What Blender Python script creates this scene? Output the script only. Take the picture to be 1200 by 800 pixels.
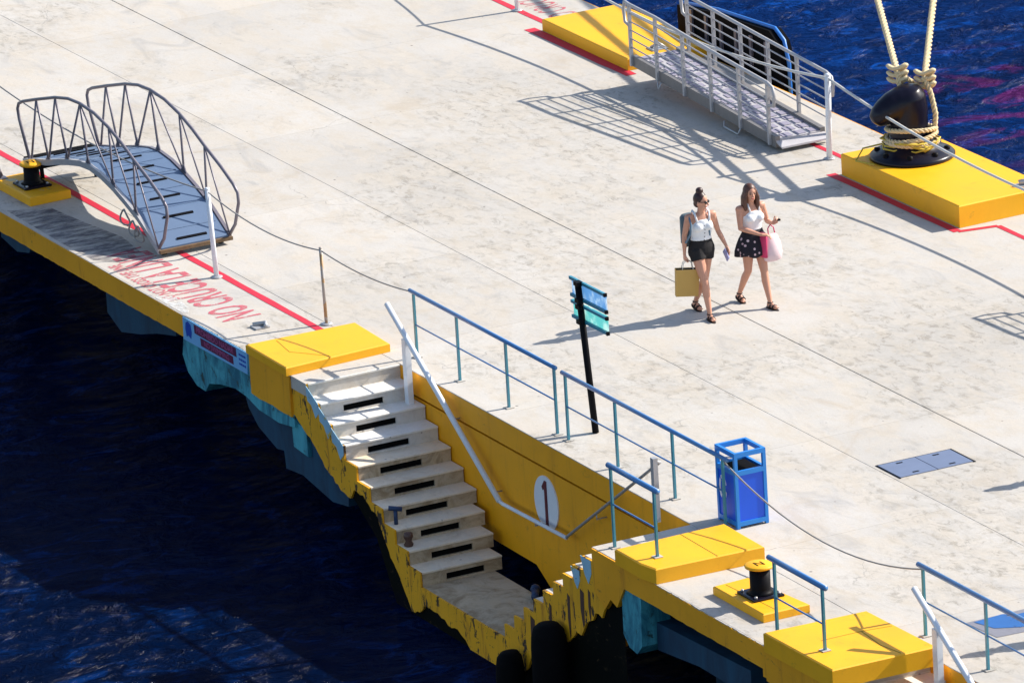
import bpy, bmesh, math, random
from mathutils import Vector, Matrix
from math import sin, cos, pi, radians

random.seed(7)
for o in list(bpy.data.objects):
    bpy.data.objects.remove(o)
sc = bpy.context.scene
COL = sc.collection

# ------------------------------------------------------------------ camera
F_PX = 9641.454
HD, PT, RL = radians(153.66811605), radians(17.63057903), radians(-3.45356295)
d_ = Vector((cos(HD)*cos(PT), sin(HD)*cos(PT), -sin(PT)))
r0 = d_.cross(Vector((0, 0, 1))).normalized()
u0 = r0.cross(d_)
R_ = cos(RL)*r0 + sin(RL)*u0
U_ = -sin(RL)*r0 + cos(RL)*u0
CAMP = -d_*100.0
cam = bpy.data.objects.new('camera', bpy.data.cameras.new('camera'))
COL.objects.link(cam)
cam.matrix_world = Matrix(((R_.x, U_.x, -d_.x, CAMP.x), (R_.y, U_.y, -d_.y, CAMP.y),
                           (R_.z, U_.z, -d_.z, CAMP.z), (0, 0, 0, 1)))
cam.data.sensor_width = 36
cam.data.lens = F_PX/1200*36
cam.data.clip_start = 1
cam.data.clip_end = 5000
sc.camera = cam
sc.render.resolution_x, sc.render.resolution_y = 1024, 682

# ------------------------------------------------------------------ light
SUN_EL, SUN_AZ = radians(36), radians(7.0)      # azimuth measured from +Y towards +X
world = bpy.data.worlds.new("World")
sc.world = world
world.use_nodes = True
wn = world.node_tree.nodes
sky = wn.new('ShaderNodeTexSky')
sky.sky_type = 'NISHITA'
sky.sun_disc = False
sky.sun_elevation = SUN_EL
sky.sun_rotation = SUN_AZ
world.node_tree.links.new(sky.outputs[0], wn['Background'].inputs[0])
wn['Background'].inputs[1].default_value = 0.12
sun = bpy.data.objects.new('sun', bpy.data.lights.new('sun', 'SUN'))
COL.objects.link(sun)
sun.data.energy = 4.6
sun.data.angle = radians(0.5)
sun.data.color = (1.0, 0.94, 0.84)
sdir = Vector((sin(SUN_AZ)*cos(SUN_EL), cos(SUN_AZ)*cos(SUN_EL), sin(SUN_EL)))
sun.rotation_euler = sdir.to_track_quat('Z', 'Y').to_euler()
sc.view_settings.view_transform = 'Standard'
sc.view_settings.look = 'None'
sc.view_settings.gamma = 1
sc.view_settings.exposure = 0.68

# ------------------------------------------------------------------ materials
class NT:
    def __init__(s, name):
        s.m = bpy.data.materials.new(name)
        s.m.use_nodes = True
        s.t = s.m.node_tree
        s.b = s.t.nodes['Principled BSDF']
        s.out = s.t.nodes['Material Output']
    def n(s, kind, **kw):
        nd = s.t.nodes.new(kind)
        for k, v in kw.items():
            if k.startswith('i_'):
                key = k[2:]
                key = int(key) if key.isdigit() else key
                s.put(nd.inputs[key], v)
            else:
                setattr(nd, k, v)
        return nd
    def put(s, sock, v):
        if isinstance(v, bpy.types.NodeSocket):
            s.t.links.new(v, sock)
        elif isinstance(v, bpy.types.Node):
            s.t.links.new(v.outputs[0], sock)
        else:
            if sock.type == 'RGBA' and len(v) == 3:
                v = (*v, 1)
            sock.default_value = v
    def pos(s):
        return s.n('ShaderNodeNewGeometry').outputs['Position']
    def obj(s):
        return s.n('ShaderNodeTexCoord').outputs['Object']
    def scale(s, vec, sc_):
        return s.n('ShaderNodeVectorMath', operation='MULTIPLY', i_0=vec, i_1=sc_).outputs[0]
    def noise(s, vec, scale, detail=4, rough=0.55, dist=0.0):
        nd = s.n('ShaderNodeTexNoise', i_Vector=vec, i_Scale=scale, i_Detail=detail, i_Roughness=rough, i_Distortion=dist)
        return nd.outputs['Fac']
    def ramp(s, fac, a, b):
        nd = s.n('ShaderNodeMapRange', interpolation_type='SMOOTHSTEP', i_0=fac, i_1=a, i_2=b)
        return nd.outputs[0]
    def mul(s, a, b):
        return s.n('ShaderNodeMath', operation='MULTIPLY', i_0=a, i_1=b).outputs[0]
    def add(s, a, b):
        return s.n('ShaderNodeMath', operation='ADD', i_0=a, i_1=b).outputs[0]
    def mix(s, fac, a, b, blend='MIX'):
        nd = s.n('ShaderNodeMix', data_type='RGBA', blend_type=blend)
        s.put(nd.inputs[0], fac); s.put(nd.inputs[6], a); s.put(nd.inputs[7], b)
        return nd.outputs[2]
    def bump(s, h, strength=0.3, dist=0.01):
        nd = s.n('ShaderNodeBump', i_Strength=strength, i_Distance=dist, i_Height=h)
        s.put(s.b.inputs['Normal'], nd.outputs[0])
    def col(s, c): s.put(s.b.inputs['Base Color'], c)
    def rough(s, v): s.put(s.b.inputs['Roughness'], v)

def m_concrete(name, base, stain=1.0, grime=0.0):
    k = NT(name); p = k.pos()
    big = k.noise(p, 0.35, 4, .6)
    mid = k.noise(k.scale(p, (0.75, 1.5, 1)), 1.6, 7, .66, .6)
    fine = k.noise(p, 26, 5, .7)
    sm = k.noise(p, 7, 6, .7, .8)
    c = k.mix(k.ramp(big, .35, .65), [x*.93 for x in base], [x*1.05 for x in base])
    c = k.mix(k.ramp(mid, .42, .62), c, (base[0]*1.03, base[1]*.99, base[2]*.93))
    grey = k.mul(k.ramp(k.noise(k.scale(p, (.8, 1.7, 1)), .9, 8, .7, 1.0), .53, .70), .55*stain)
    c = k.mix(grey, c, (base[0]*.60, base[1]*.62, base[2]*.66))
    brn = k.mul(k.ramp(k.noise(k.n('ShaderNodeVectorMath', operation='ADD', i_0=p, i_1=(11, 5, 3)).outputs[0], .55, 7, .7, 1.2), .56, .70), .45*stain)
    c = k.mix(brn, c, (base[0]*.80, base[1]*.68, base[2]*.52))
    c = k.mix(k.mul(k.ramp(sm, .58, .72), .38*stain), c, [x*.58 for x in base])
    c = k.mix(k.mul(k.ramp(fine, .3, .75), .25), c, [x*.70 for x in base])
    # denser scuffs inside a few dirty areas
    area = k.ramp(k.noise(k.n('ShaderNodeVectorMath', operation='ADD', i_0=p, i_1=(2.3, 7.1, 0)).outputs[0], .28, 3, .5, .4), .47, .60)
    for (bx, by, br) in ((-3.0, 2.2, 1.9), (-.9, 1.6, 1.3), (-.6, 4.2, 1.4), (-1.8, 5.3, 1.0), (-9.7, 4.9, 1.5), (-7.0, 4.7, 1.2), (1.0, -.2, 1.3), (-12.0, 3.3, 1.0)):
        dd = k.n('ShaderNodeVectorMath', operation='DISTANCE', i_0=k.scale(p, (.7, 1, 0)), i_1=(bx*.7, by, 0)).outputs['Value']
        area = k.n('ShaderNodeMath', operation='MAXIMUM', i_0=area, i_1=k.n('ShaderNodeMapRange', i_0=dd, i_1=br, i_2=br*.3).outputs[0]).outputs[0]
    scuff = k.ramp(k.noise(k.scale(p, (1.5, 2.6, 1)), 2.6, 9, .78, .5), .50, .62)
    c = k.mix(k.mul(k.mul(scuff, area), .9*stain), c, (base[0]*.56, base[1]*.54, base[2]*.50))
    c = k.mix(k.mul(k.mul(area, k.ramp(sm, .35, .6)), .30*stain), c, (base[0]*.70, base[1]*.69, base[2]*.66))
    warm = k.ramp(k.noise(k.scale(p, (1.2, 2.0, 1)), 1.7, 8, .75, .3), .48, .64)
    c = k.mix(k.mul(warm, .42*stain), c, (base[0]*.90, base[1]*.83, base[2]*.72))
    v2 = k.n('ShaderNodeTexVoronoi', feature='F1', i_Vector=p, i_Scale=4.3)
    sp2 = k.n('ShaderNodeMapRange', i_0=v2.outputs['Distance'], i_1=.075, i_2=.045).outputs[0]
    kp2 = k.n('ShaderNodeMath', operation='GREATER_THAN', i_0=v2.outputs['Color'], i_1=.62).outputs[0]
    c = k.mix(k.mul(k.mul(sp2, kp2), .55), c, (.10, .08, .065))
    # scattered dark specks (gum, pits)
    v = k.n('ShaderNodeTexVoronoi', feature='F1', i_Vector=p, i_Scale=1.9)
    v.inputs['Randomness'].default_value = 1
    spot = k.n('ShaderNodeMapRange', i_0=v.outputs['Distance'], i_1=.045, i_2=.025).outputs[0]
    keep = k.n('ShaderNodeMath', operation='GREATER_THAN', i_0=v.outputs['Color'], i_1=.45).outputs[0]
    c = k.mix(k.mul(k.mul(spot, keep), .75), c, (.07, .055, .045))
    # hairline cracks
    wv = k.n('ShaderNodeVectorMath', operation='ADD', i_0=p, i_1=k.scale(k.n('ShaderNodeTexNoise', i_Vector=p, i_Scale=1.5, i_Detail=4).outputs['Color'], (.9, .9, .9))).outputs[0]
    cr = k.n('ShaderNodeTexVoronoi', feature='DISTANCE_TO_EDGE', i_Vector=wv, i_Scale=.33)
    crk = k.n('ShaderNodeMapRange', i_0=cr.outputs[0], i_1=.0035, i_2=.001).outputs[0]
    c = k.mix(k.mul(k.mul(crk, k.ramp(big, .54, .62)), .45), c, [x*.35 for x in base])
    if grime:
        g = k.ramp(k.noise(k.scale(p, (1.2, 1.2, 1.2)), 2.3, 8, .75, 1.0), .50-.1*grime, .68)
        c = k.mix(k.mul(g, .8*grime), c, (base[0]*.42, base[1]*.33, base[2]*.22))
    inf = k.n('ShaderNodeObjectInfo')
    rr = k.n('ShaderNodeMapRange', i_0=inf.outputs['Random'], i_3=.955, i_4=1.03).outputs[0]
    vm = k.n('ShaderNodeVectorMath', operation='SCALE', i_0=c)
    k.put(vm.inputs['Scale'], rr)
    k.col(vm.outputs[0]); k.rough(.85)
    k.bump(k.add(fine, k.mul(sm, 1.4)), .35, .006)
    return k.m

def m_paint(name, base, dirty=0.3, chips=None, streak=False, rough=.45, scale=1.0):
    k = NT(name); p = k.pos()
    n1 = k.noise(p, 1.3*scale, 6, .65, .5)
    c = k.mix(k.ramp(n1, .3, .7), [x*.9 for x in base], base)
    sv = k.scale(p, (5, 5, .8)) if streak else k.scale(p, (2, 2, 2))
    st = k.noise(sv, 1.0*scale, 8, .72, .4)
    c = k.mix(k.mul(k.ramp(st, .52, .72), dirty), c, (base[0]*.45, base[1]*.33, base[2]*.3+.01))
    bl = k.noise(k.scale(p, (1, 1, 1.6)), 4.5*scale, 7, .75, .7)
    c = k.mix(k.mul(k.ramp(bl, .60, .68), dirty), c, (.08, .05, .025))
    if chips:
        ch = k.ramp(k.noise(k.scale(p, (2.6, 2.6, 1.0) if streak else (1, 1, 1)), 2.0*scale, 9, .70, .5), chips[1], chips[1]+.02)
        c = k.mix(ch, c, chips[0])
    k.col(c); k.rough(k.n('ShaderNodeMapRange', i_0=n1, i_3=rough-.1, i_4=rough+.2).outputs[0])
    k.bump(k.add(k.noise(p, 30, 4, .6), bl), .25, .005)
    return k.m

def m_plain(name, base, rough=.5, metal=0.0, var=.12, bump=.1, scale=14):
    k = NT(name); p = k.obj()
    n1 = k.noise(p, scale, 5, .6)
    c = k.mix(n1, [x*(1-var*2) for x in base], [min(1, x*(1+var)) for x in base])
    k.col(c); k.rough(rough)
    k.b.inputs['Metallic'].default_value = metal
    if bump: k.bump(n1, bump, .004)
    return k.m

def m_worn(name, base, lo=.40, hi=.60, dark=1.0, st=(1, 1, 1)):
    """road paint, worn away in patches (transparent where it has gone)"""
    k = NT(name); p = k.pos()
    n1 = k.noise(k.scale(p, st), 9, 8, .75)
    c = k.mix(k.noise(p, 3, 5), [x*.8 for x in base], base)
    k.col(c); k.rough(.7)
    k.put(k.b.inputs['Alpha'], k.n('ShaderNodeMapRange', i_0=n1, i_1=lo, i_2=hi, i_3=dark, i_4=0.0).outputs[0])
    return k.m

CONC = (.515, .482, .44)
M = {}
M['conc'] = m_concrete('deck_concrete', CONC, 1.0)
M['joint'] = m_plain('joint_filler', (.10, .09, .08), .9)
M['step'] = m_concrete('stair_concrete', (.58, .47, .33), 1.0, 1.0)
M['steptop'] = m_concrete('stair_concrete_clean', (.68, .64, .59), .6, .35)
M['dark'] = m_plain('dark_concrete', (.035, .035, .034), .9)
M['yblock'] = m_paint('bright_yellow_paint', (.98, .46, .0), .22, ((.50, .42, .22), .655), rough=.5, scale=.6)
M['yside'] = m_paint('weathered_yellow_paint', (.92, .39, .002), .50, None, True, .55)
M['ypeel'] = m_paint('peeling_yellow_paint', (.90, .42, .003), 1.0, ((.05, .025, .012), .565), True, .6, 1.4)
M['ywall'] = m_paint('yellow_wall_paint', (.98, .41, .0), .28, None, True, .5)
M['white'] = m_plain('white_paint', (.82, .83, .86), .35, var=.05)
M['blue'] = m_plain('blue_rail_paint', (.07, .22, .50), .3, var=.1, scale=6)
M['teal'] = m_plain('teal_post_paint', (.06, .28, .36), .4, var=.15, scale=6)
M['galv'] = m_plain('galvanised_steel', (.48, .48, .49), .42, .35, var=.1)
M['alu'] = m_plain('gangway_aluminium', (.44, .43, .44), .45, .1, var=.12)
M['aludeck'] = m_plain('walkway_plate', (.50, .48, .50), .6, .0, var=.15, scale=5)
M['steel'] = m_plain('dark_steel_tube', (.20, .18, .21), .4, .2, var=.1)
M['bluedeck'] = m_plain('blue_grey_plate', (.12, .18, .29), .45, 0, var=.08, scale=3)
M['navy'] = m_plain('navy_paint', (.015, .04, .11), .5)
M['black'] = m_plain('black_paint', (.006, .006, .008), .5, var=.2)
M['beam'] = m_plain('shaded_grey_beam', (.22, .205, .20), .5, .2)
M['cream'] = m_plain('cream_post', (.62, .58, .42), .5)
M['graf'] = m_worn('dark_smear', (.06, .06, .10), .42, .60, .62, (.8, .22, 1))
M['wpaint'] = m_worn('white_splash', (.75, .75, .73), .42, .60, .8)
M['glossblack'] = m_plain('glossy_black_paint', (.006, .005, .014), .30, var=.1, bump=.02)
M['rubber'] = m_plain('black_rubber', (.004, .004, .005), .8, var=.3)
M['wood'] = m_plain('brown_wood', (.20, .12, .06), .8, var=.3)
M['slot'] = m_plain('shade_and_mark_black', (.004, .004, .004), .95)
M['magenta'] = m_plain('sign_plum', (.13, .012, .06), .5)
M['pink'] = m_plain('sign_pink', (.55, .12, .30), .5)
M['signblue'] = m_plain('sign_light_blue', (.20, .48, .80), .5, var=.05)
M['ink'] = m_plain('sign_blue', (.01, .07, .45), .5)
M['maroon'] = m_plain('maroon_paint', (.13, .01, .02), .5)
M['orange'] = m_plain('orange_rust', (.60, .17, .02), .8)
M['rust'] = m_paint('rusty_iron', (.10, .045, .03), .6)
M['binblue'] = m_plain('bin_blue', (.002, .09, .72), .38, var=.06, scale=4)
M['binframe'] = m_plain('bin_frame_blue', (.015, .22, .68), .35, var=.06, scale=4)
M['red'] = m_worn('red_line_paint', (.62, .015, .045), .60, .72)
M['pinkline'] = m_worn('faded_pink_paint', (.66, .12, .16), .50, .64, .80)
M['hatch'] = m_plain('hatch_steel', (.17, .21, .32), .5, .1, var=.1, scale=3)
M['patchblue'] = m_worn('blue_floor_paint', (.02, .13, .40), .58, .64)
M['shadegrey'] = m_plain('shade_grey', (.22, .22, .26), .8)
M['wetshade'] = m_paint('wet_and_shade_black', (.003, .004, .003), .8)

M['galvrust'] = m_paint('rusty_grey_pole', (.42, .40, .38), .8, ((.42, .26, .12), .50), scale=2)
M['fendblue'] = m_plain('bright_blue_paint', (.03, .19, .62), .4)
M['strapblue'] = m_plain('blue_strap', (.12, .19, .26), .8)
M['lilac'] = m_plain('grip_pad', (.30, .28, .36), .8)
M['tread'] = m_concrete('skylit_worn_tread', (.88, .76, .60), .5, .35)  # tread tops paler: wear, plus sky light from above put into the colour
M['treadtop'] = m_concrete('skylit_clean_tread', (.84, .81, .76), .4, .12)
def m_translucent(name, base, tint):
    k = NT(name); p = k.pos()
    c = k.mix(k.ramp(k.noise(p, 5, 5, .6), .45, .62), base, tint)
    k.col(c); k.rough(.3)
    t = k.n('ShaderNodeBsdfTranslucent', i_Color=c)
    mx = k.n('ShaderNodeMixShader', i_0=.5)
    k.t.links.new(k.b.outputs[0], mx.inputs[1]); k.t.links.new(t.outputs[0], mx.inputs[2])
    k.t.links.new(mx.outputs[0], k.out.inputs['Surface'])
    return k.m
def m_teal():
    k = NT('teal_wet_concrete'); p = k.pos()
    n1 = k.noise(k.scale(p, (3, 3, 1)), 1.3, 8, .7, .8)
    c = k.mix(k.ramp(n1, .35, .65), (.01, .13, .20), (.08, .42, .50))
    c = k.mix(k.ramp(k.noise(p, 5, 7, .7), .55, .66), c, (.02, .05, .05))
    k.col(c); k.rough(.6); k.bump(n1, .5, .02)
    return k.m
M['tealc'] = m_teal()
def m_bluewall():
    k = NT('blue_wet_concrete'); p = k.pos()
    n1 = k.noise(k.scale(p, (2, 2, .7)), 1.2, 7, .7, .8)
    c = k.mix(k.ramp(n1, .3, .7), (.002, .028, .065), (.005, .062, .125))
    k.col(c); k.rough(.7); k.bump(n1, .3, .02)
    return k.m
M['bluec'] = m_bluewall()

for q in ('rubber', 'black', 'wetshade', 'slot', 'dark', 'glossblack'):
    M[q].node_tree.nodes['Principled BSDF'].inputs['Specular IOR Level'].default_value = .28 if q == 'glossblack' else .08
def m_rope(name, base):
    k = NT(name); p = k.obj()
    c = k.mix(k.noise(p, 60, 4, .6), [x*.7 for x in base], base)
    k.col(c); k.rough(.85); k.bump(k.noise(p, 120, 3), .4, .004)
    return k.m
M['rope'] = m_rope('hemp_rope', (.78, .62, .37))
M['ropegrey'] = m_rope('grey_rope', (.38, .36, .34))
M['ropewhite'] = m_rope('white_rope', (.70, .68, .64))
M['ropeyellow'] = m_rope('yellow_cord', (.65, .48, .06))
M['skin'] = m_plain('skin', (.60, .29, .19), .5, var=.06, bump=0)
M['hairdark'] = m_plain('dark_brown_hair', (.05, .016, .014), .45, var=.5, scale=40)
M['hairbrown'] = m_plain('brown_hair', (.13, .050, .030), .45, var=.5, scale=40)
M['cloth'] = m_plain('white_cloth', (.80, .80, .82), .8, var=.05, bump=.3, scale=22)
M['blackcloth'] = m_plain('black_cloth', (.010, .008, .010), .85, var=.3, bump=.3, scale=22)
M['grape'] = m_plain('grey_cloth', (.11, .15, .17), .8, var=.15, bump=.3)
M['paperbag'] = m_plain('tan_paper', (.56, .34, .09), .75, var=.05, scale=5)
M['leather'] = m_plain('dark_brown_leather', (.022, .010, .009), .6)
M['pinkbag'] = m_plain('pale_pink_cloth', (.80, .60, .62), .7, var=.08)
M['hotpink'] = m_plain('hot_pink_cloth', (.60, .04, .14), .7)
M['lens'] = m_plain('dark_glass', (.01, .008, .01), .1, bump=0)
M['lips'] = m_plain('lips', (.42, .08, .08), .5, bump=0)
M['eye'] = m_plain('eye_dark', (.02, .01, .01), .3, bump=0)
M['phone'] = m_plain('lilac_phone_case', (.35, .35, .62), .3, bump=0)
def m_floral():
    k = NT('floral_cloth'); p = k.obj()
    v = k.n('ShaderNodeTexVoronoi', feature='F1', i_Vector=p, i_Scale=17)
    f = k.n('ShaderNodeMapRange', i_0=v.outputs['Distance'], i_1=.36, i_2=.28).outputs[0]
    g = k.n('ShaderNodeMath', operation='GREATER_THAN', i_0=v.outputs['Color'], i_1=.42).outputs[0]
    c = k.mix(k.mul(f, g), (.010, .008, .016), k.mix(k.noise(p, 9), (.75, .70, .72), (.50, .22, .26)))
    k.col(c); k.rough(.85)
    return k.m
M['floral'] = m_floral()

def m_water():
    k = NT('sea_water'); p = k.pos()
    n0 = k.noise(k.scale(p, (1, .6, 1)), .30, 5, .6, .6)
    c = k.mix(k.ramp(n0, .3, .7), (.0001, .006, .034), (.0003, .011, .060))
    # pale aerated wavelet crests, in drifting patches
    cr = k.ramp(k.noise(k.scale(p, (1.0, .55, 1)), 2.3, 9, .70, 1.0), .50, .66)
    big = k.ramp(k.noise(p, .45, 4, .6, .5), .38, .62)
    c = k.mix(k.mul(cr, k.add(k.mul(big, .6), .25)), c, (.0012, .038, .20))
    # pier shade put into the colour: darker on the near side, brighter seaward
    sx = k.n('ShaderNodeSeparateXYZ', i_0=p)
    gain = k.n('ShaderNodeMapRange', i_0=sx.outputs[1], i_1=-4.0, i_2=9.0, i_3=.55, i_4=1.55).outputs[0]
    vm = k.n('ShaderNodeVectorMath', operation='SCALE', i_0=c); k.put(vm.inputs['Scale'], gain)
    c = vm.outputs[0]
    ff = k.noise(k.scale(p, (1.0, .55, 1)), 1.25, 10, .72, 1.6)
    patch = k.ramp(k.noise(p, .22, 4, .6, .5), .50, .62)
    foam = k.mul(k.ramp(ff, .655, .72), patch)
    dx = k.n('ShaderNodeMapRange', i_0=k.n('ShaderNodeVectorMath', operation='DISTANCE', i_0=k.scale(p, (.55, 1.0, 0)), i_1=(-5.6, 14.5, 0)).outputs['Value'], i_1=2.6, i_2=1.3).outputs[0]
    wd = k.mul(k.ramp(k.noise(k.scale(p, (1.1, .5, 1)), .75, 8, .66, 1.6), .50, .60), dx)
    c = k.mix(k.mul(wd, .42), c, (.16, .008, .09))  # magenta reflections painted into the water colour in one area
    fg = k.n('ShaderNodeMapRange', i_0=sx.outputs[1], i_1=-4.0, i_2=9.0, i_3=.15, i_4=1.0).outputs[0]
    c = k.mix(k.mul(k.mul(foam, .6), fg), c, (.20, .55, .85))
    k.col(c)
    k.rough(.10)
    k.b.inputs['IOR'].default_value = 1.33
    k.b.inputs['Specular IOR Level'].default_value = 0.0
    w1 = k.noise(k.scale(p, (1.0, .5, 1)), .8, 4, .5, 1.2)
    w2 = k.noise(k.scale(p, (1.0, .7, 1)), 3.2, 6, .60, 1.4)
    w3 = k.noise(k.scale(p, (1.0, .8, 1)), 13, 4, .6, .9)
    h = k.add(k.add(w1, k.mul(w2, .34)), k.mul(w3, .05))
    k.bump(h, 1.0, .34)
    g = k.n('ShaderNodeBsdfGlossy', i_Roughness=.12)
    nl = [q for q in k.t.nodes if q.bl_idname == 'ShaderNodeBump'][0]
    k.t.links.new(nl.outputs[0], g.inputs['Normal'])
    mx = k.n('ShaderNodeMixShader', i_0=.014)
    k.t.links.new(k.b.outputs[0], mx.inputs[1]); k.t.links.new(g.outputs[0], mx.inputs[2])
    k.t.links.new(mx.outputs[0], k.out.inputs['Surface'])
    return k.m
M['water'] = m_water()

# ------------------------------------------------------------------ mesh helpers
class MB:
    def __init__(s):
        s.v = []; s.f = []; s.sm = []
    def add(s, vs, fs, smooth=False):
        o = len(s.v)
        s.v += [tuple(v) for v in vs]
        s.f += [tuple(i+o for i in f) for f in fs]
        s.sm += [smooth]*len(fs)
        return s
    def box(s, a, b, bev=0.0):
        (x0, y0, z0), (x1, y1, z1) = a, b
        if x0 > x1: x0, x1 = x1, x0
        if y0 > y1: y0, y1 = y1, y0
        if z0 > z1: z0, z1 = z1, z0
        if bev <= 0:
            vs = [(x0,y0,z0),(x1,y0,z0),(x1,y1,z0),(x0,y1,z0),(x0,y0,z1),(x1,y0,z1),(x1,y1,z1),(x0,y1,z1)]
            return s.add(vs, [(0,3,2,1),(4,5,6,7),(0,1,5,4),(1,2,6,5),(2,3,7,6),(3,0,4,7)])
        e = bev
        pts = lambda k, z: [(x0+k,y0+k,z),(x1-k,y0+k,z),(x1-k,y1-k,z),(x0+k,y1-k,z)]
        vs = pts(e*.3, z0) + pts(0, z0+e) + pts(0, z1-e) + pts(e*.4, z1-e*.3) + pts(e, z1)
        fs = [(3,2,1,0)]
        for l in range(4):
            for i in range(4):
                j = (i+1) % 4
                fs.append((l*4+i, l*4+j, l*4+4+j, l*4+4+i))
        fs.append((16,17,18,19))
        return s.add(vs, fs)
    def obox(s, c, ax, ay, az):
        c, ax, ay, az = Vector(c), Vector(ax), Vector(ay), Vector(az)
        vs = [c+ax*i+ay*j+az*k for k in (-1, 1) for (i, j) in ((-1,-1),(1,-1),(1,1),(-1,1))]
        return s.add(vs, [(0,3,2,1),(4,5,6,7),(0,1,5,4),(1,2,6,5),(2,3,7,6),(3,0,4,7)])
    def prism(s, poly, axis, a, b):
        """poly: 2D points in the two other axes (x,z for axis y; y,z for axis x; x,y for axis z)"""
        n = len(poly)
        def P(p, t):
            return (p[0], t, p[1]) if axis == 'y' else (t, p[0], p[1]) if axis == 'x' else (p[0], p[1], t)
        vs = [P(p, a) for p in poly] + [P(p, b) for p in poly]
        fs = [tuple(range(n)), tuple(range(2*n-1, n-1, -1))]
        for i in range(n):
            j = (i+1) % n
            fs.append((i, i+n, j+n, j))
        return s.add(vs, fs)
    def tube(s, path, r, n=8, cap=True, closed=False):
        P = [Vector(p) for p in path]
        m = len(P)
        rr = r if isinstance(r, (list, tuple)) else [r]*m
        up = None; rings = []
        for i in range(m):
            if closed:
                t = P[(i+1) % m]-P[i-1]
            else:
                t = P[min(i+1, m-1)]-P[max(i-1, 0)]
            t = t.normalized() if t.length > 1e-9 else Vector((0, 0, 1))
            if up is None:
                up = Vector((0, 0, 1)) if abs(t.z) < .9 else Vector((1, 0, 0))
                up = (up-t*up.dot(t)).normalized()
            else:
                up = up-t*up.dot(t)
                up = up.normalized() if up.length > 1e-6 else Vector((1, 0, 0))
            sd = t.cross(up)
            rings.append([P[i]+(up*cos(2*pi*k/n)+sd*sin(2*pi*k/n))*rr[i] for k in range(n)])
        vs = [v for g in rings for v in g]
        fs = []
        for i in range(m if closed else m-1):
            a, b = i*n, ((i+1) % m)*n
            for k in range(n):
                q = (k+1) % n
                fs.append((a+k, b+k, b+q, a+q))
        if cap and not closed:
            fs.append(tuple(range(n))); fs.append(tuple(reversed(range((m-1)*n, m*n))))
        return s.add(vs, fs, True)
    def loft(s, rings, cap=True, smooth=True):
        n = len(rings[0]); vs = [v for g in rings for v in g]; fs = []
        for i in range(len(rings)-1):
            for k in range(n):
                q = (k+1) % n
                fs.append((i*n+k, i*n+q, (i+1)*n+q, (i+1)*n+k))
        if cap:
            fs.append(tuple(reversed(range(n)))); fs.append(tuple(range((len(rings)-1)*n, len(rings)*n)))
        return s.add(vs, fs, smooth)
    def lathe(s, prof, c=(0, 0, 0), n=24):
        c = Vector(c)
        return s.loft([[c+Vector((r*cos(2*pi*k/n), r*sin(2*pi*k/n), z)) for k in range(n)] for r, z in prof])
    def ell(s, c, rx, ry, rz, n=16, m=10, rot=None):
        c = Vector(c); rings = []
        for i in range(m+1):
            th = pi*i/m
            rg = []
            for k in range(n):
                v = Vector((rx*sin(th)*cos(2*pi*k/n)+1e-5, ry*sin(th)*sin(2*pi*k/n), -rz*cos(th)))
                if rot: v = rot @ v
                rg.append(c+v)
            rings.append(rg)
        return s.loft(rings, cap=False)
    def mesh(s, name, mat):
        me = bpy.data.meshes.new(name)
        me.from_pydata(s.v, [], s.f)
        me.polygons.foreach_set('use_smooth', s.sm)
        bm = bmesh.new(); bm.from_mesh(me)
        bmesh.ops.recalc_face_normals(bm, faces=bm.faces)
        bm.to_mesh(me); bm.free()
        if mat: me.materials.append(mat if not isinstance(mat, str) else M[mat])
        return me
    def build(s, name, mat, parent=None, loc=None):
        o = bpy.data.objects.new(name, s.mesh(name, mat))
        COL.objects.link(o)
        if parent: o.parent = parent
        if loc: o.location = loc
        return o

def tag(o, label=None, cat=None, group=None, kind=None):
    if label: o['label'] = label
    if cat: o['category'] = cat
    if group: o['group'] = group
    if kind: o['kind'] = kind
    return o
def empty(name, loc, label, cat, group=None):
    """an Empty at the thing's base; parts are given in world coordinates"""
    o = bpy.data.objects.new(name, None)
    COL.objects.link(o)
    o.location = loc
    o.empty_display_size = .2
    return tag(o, label, cat, group)
def part(mb, name, mat, par, label=None):
    """par sits at par.location with no rotation: shift world-space mesh into its frame"""
    off = Vector((0, 0, 0)); q = par
    while q is not None:
        off += Vector(q.location); q = q.parent
    mb.v = [(v[0]-off.x, v[1]-off.y, v[2]-off.z) for v in mb.v]
    o = mb.build(name, mat, par)
    if label: o['label'] = label
    return o
def copy_tree(o, parent=None):
    c = o.copy(); COL.objects.link(c)
    if parent: c.parent = parent
    for ch in list(o.children):
        copy_tree(ch, c)
    return c
def tri(mat, o): o.data.materials.append(M[mat])

# ------------------------------------------------------------------ the setting: water
ZW = -2.2
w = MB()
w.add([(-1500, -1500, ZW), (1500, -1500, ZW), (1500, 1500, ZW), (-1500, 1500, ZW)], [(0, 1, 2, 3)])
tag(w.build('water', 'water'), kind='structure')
s_ = MB()
s_.add([(-1500, -1500, -12), (1500, -1500, -12), (1500, 1500, -12), (-1500, 1500, -12)], [(0, 1, 2, 3)])
tag(s_.build('sea_bed', 'dark'), kind='structure')

# ------------------------------------------------------------------ pier
YE0, YE1 = -2.8, 8.0
STEP_R, STEP_H = .315, .178
NS = 10
wells = [0.0, 12.75]                 # x offset of each stairwell
WX0, WX1 = -.05, 7.31                # notch in the deck, relative to the offset
WY = -1.5
pier = empty('pier_deck', (0, 0, 0), None, None)
pier['kind'] = 'structure'
XMIN, XMAX = -60, 45

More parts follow.
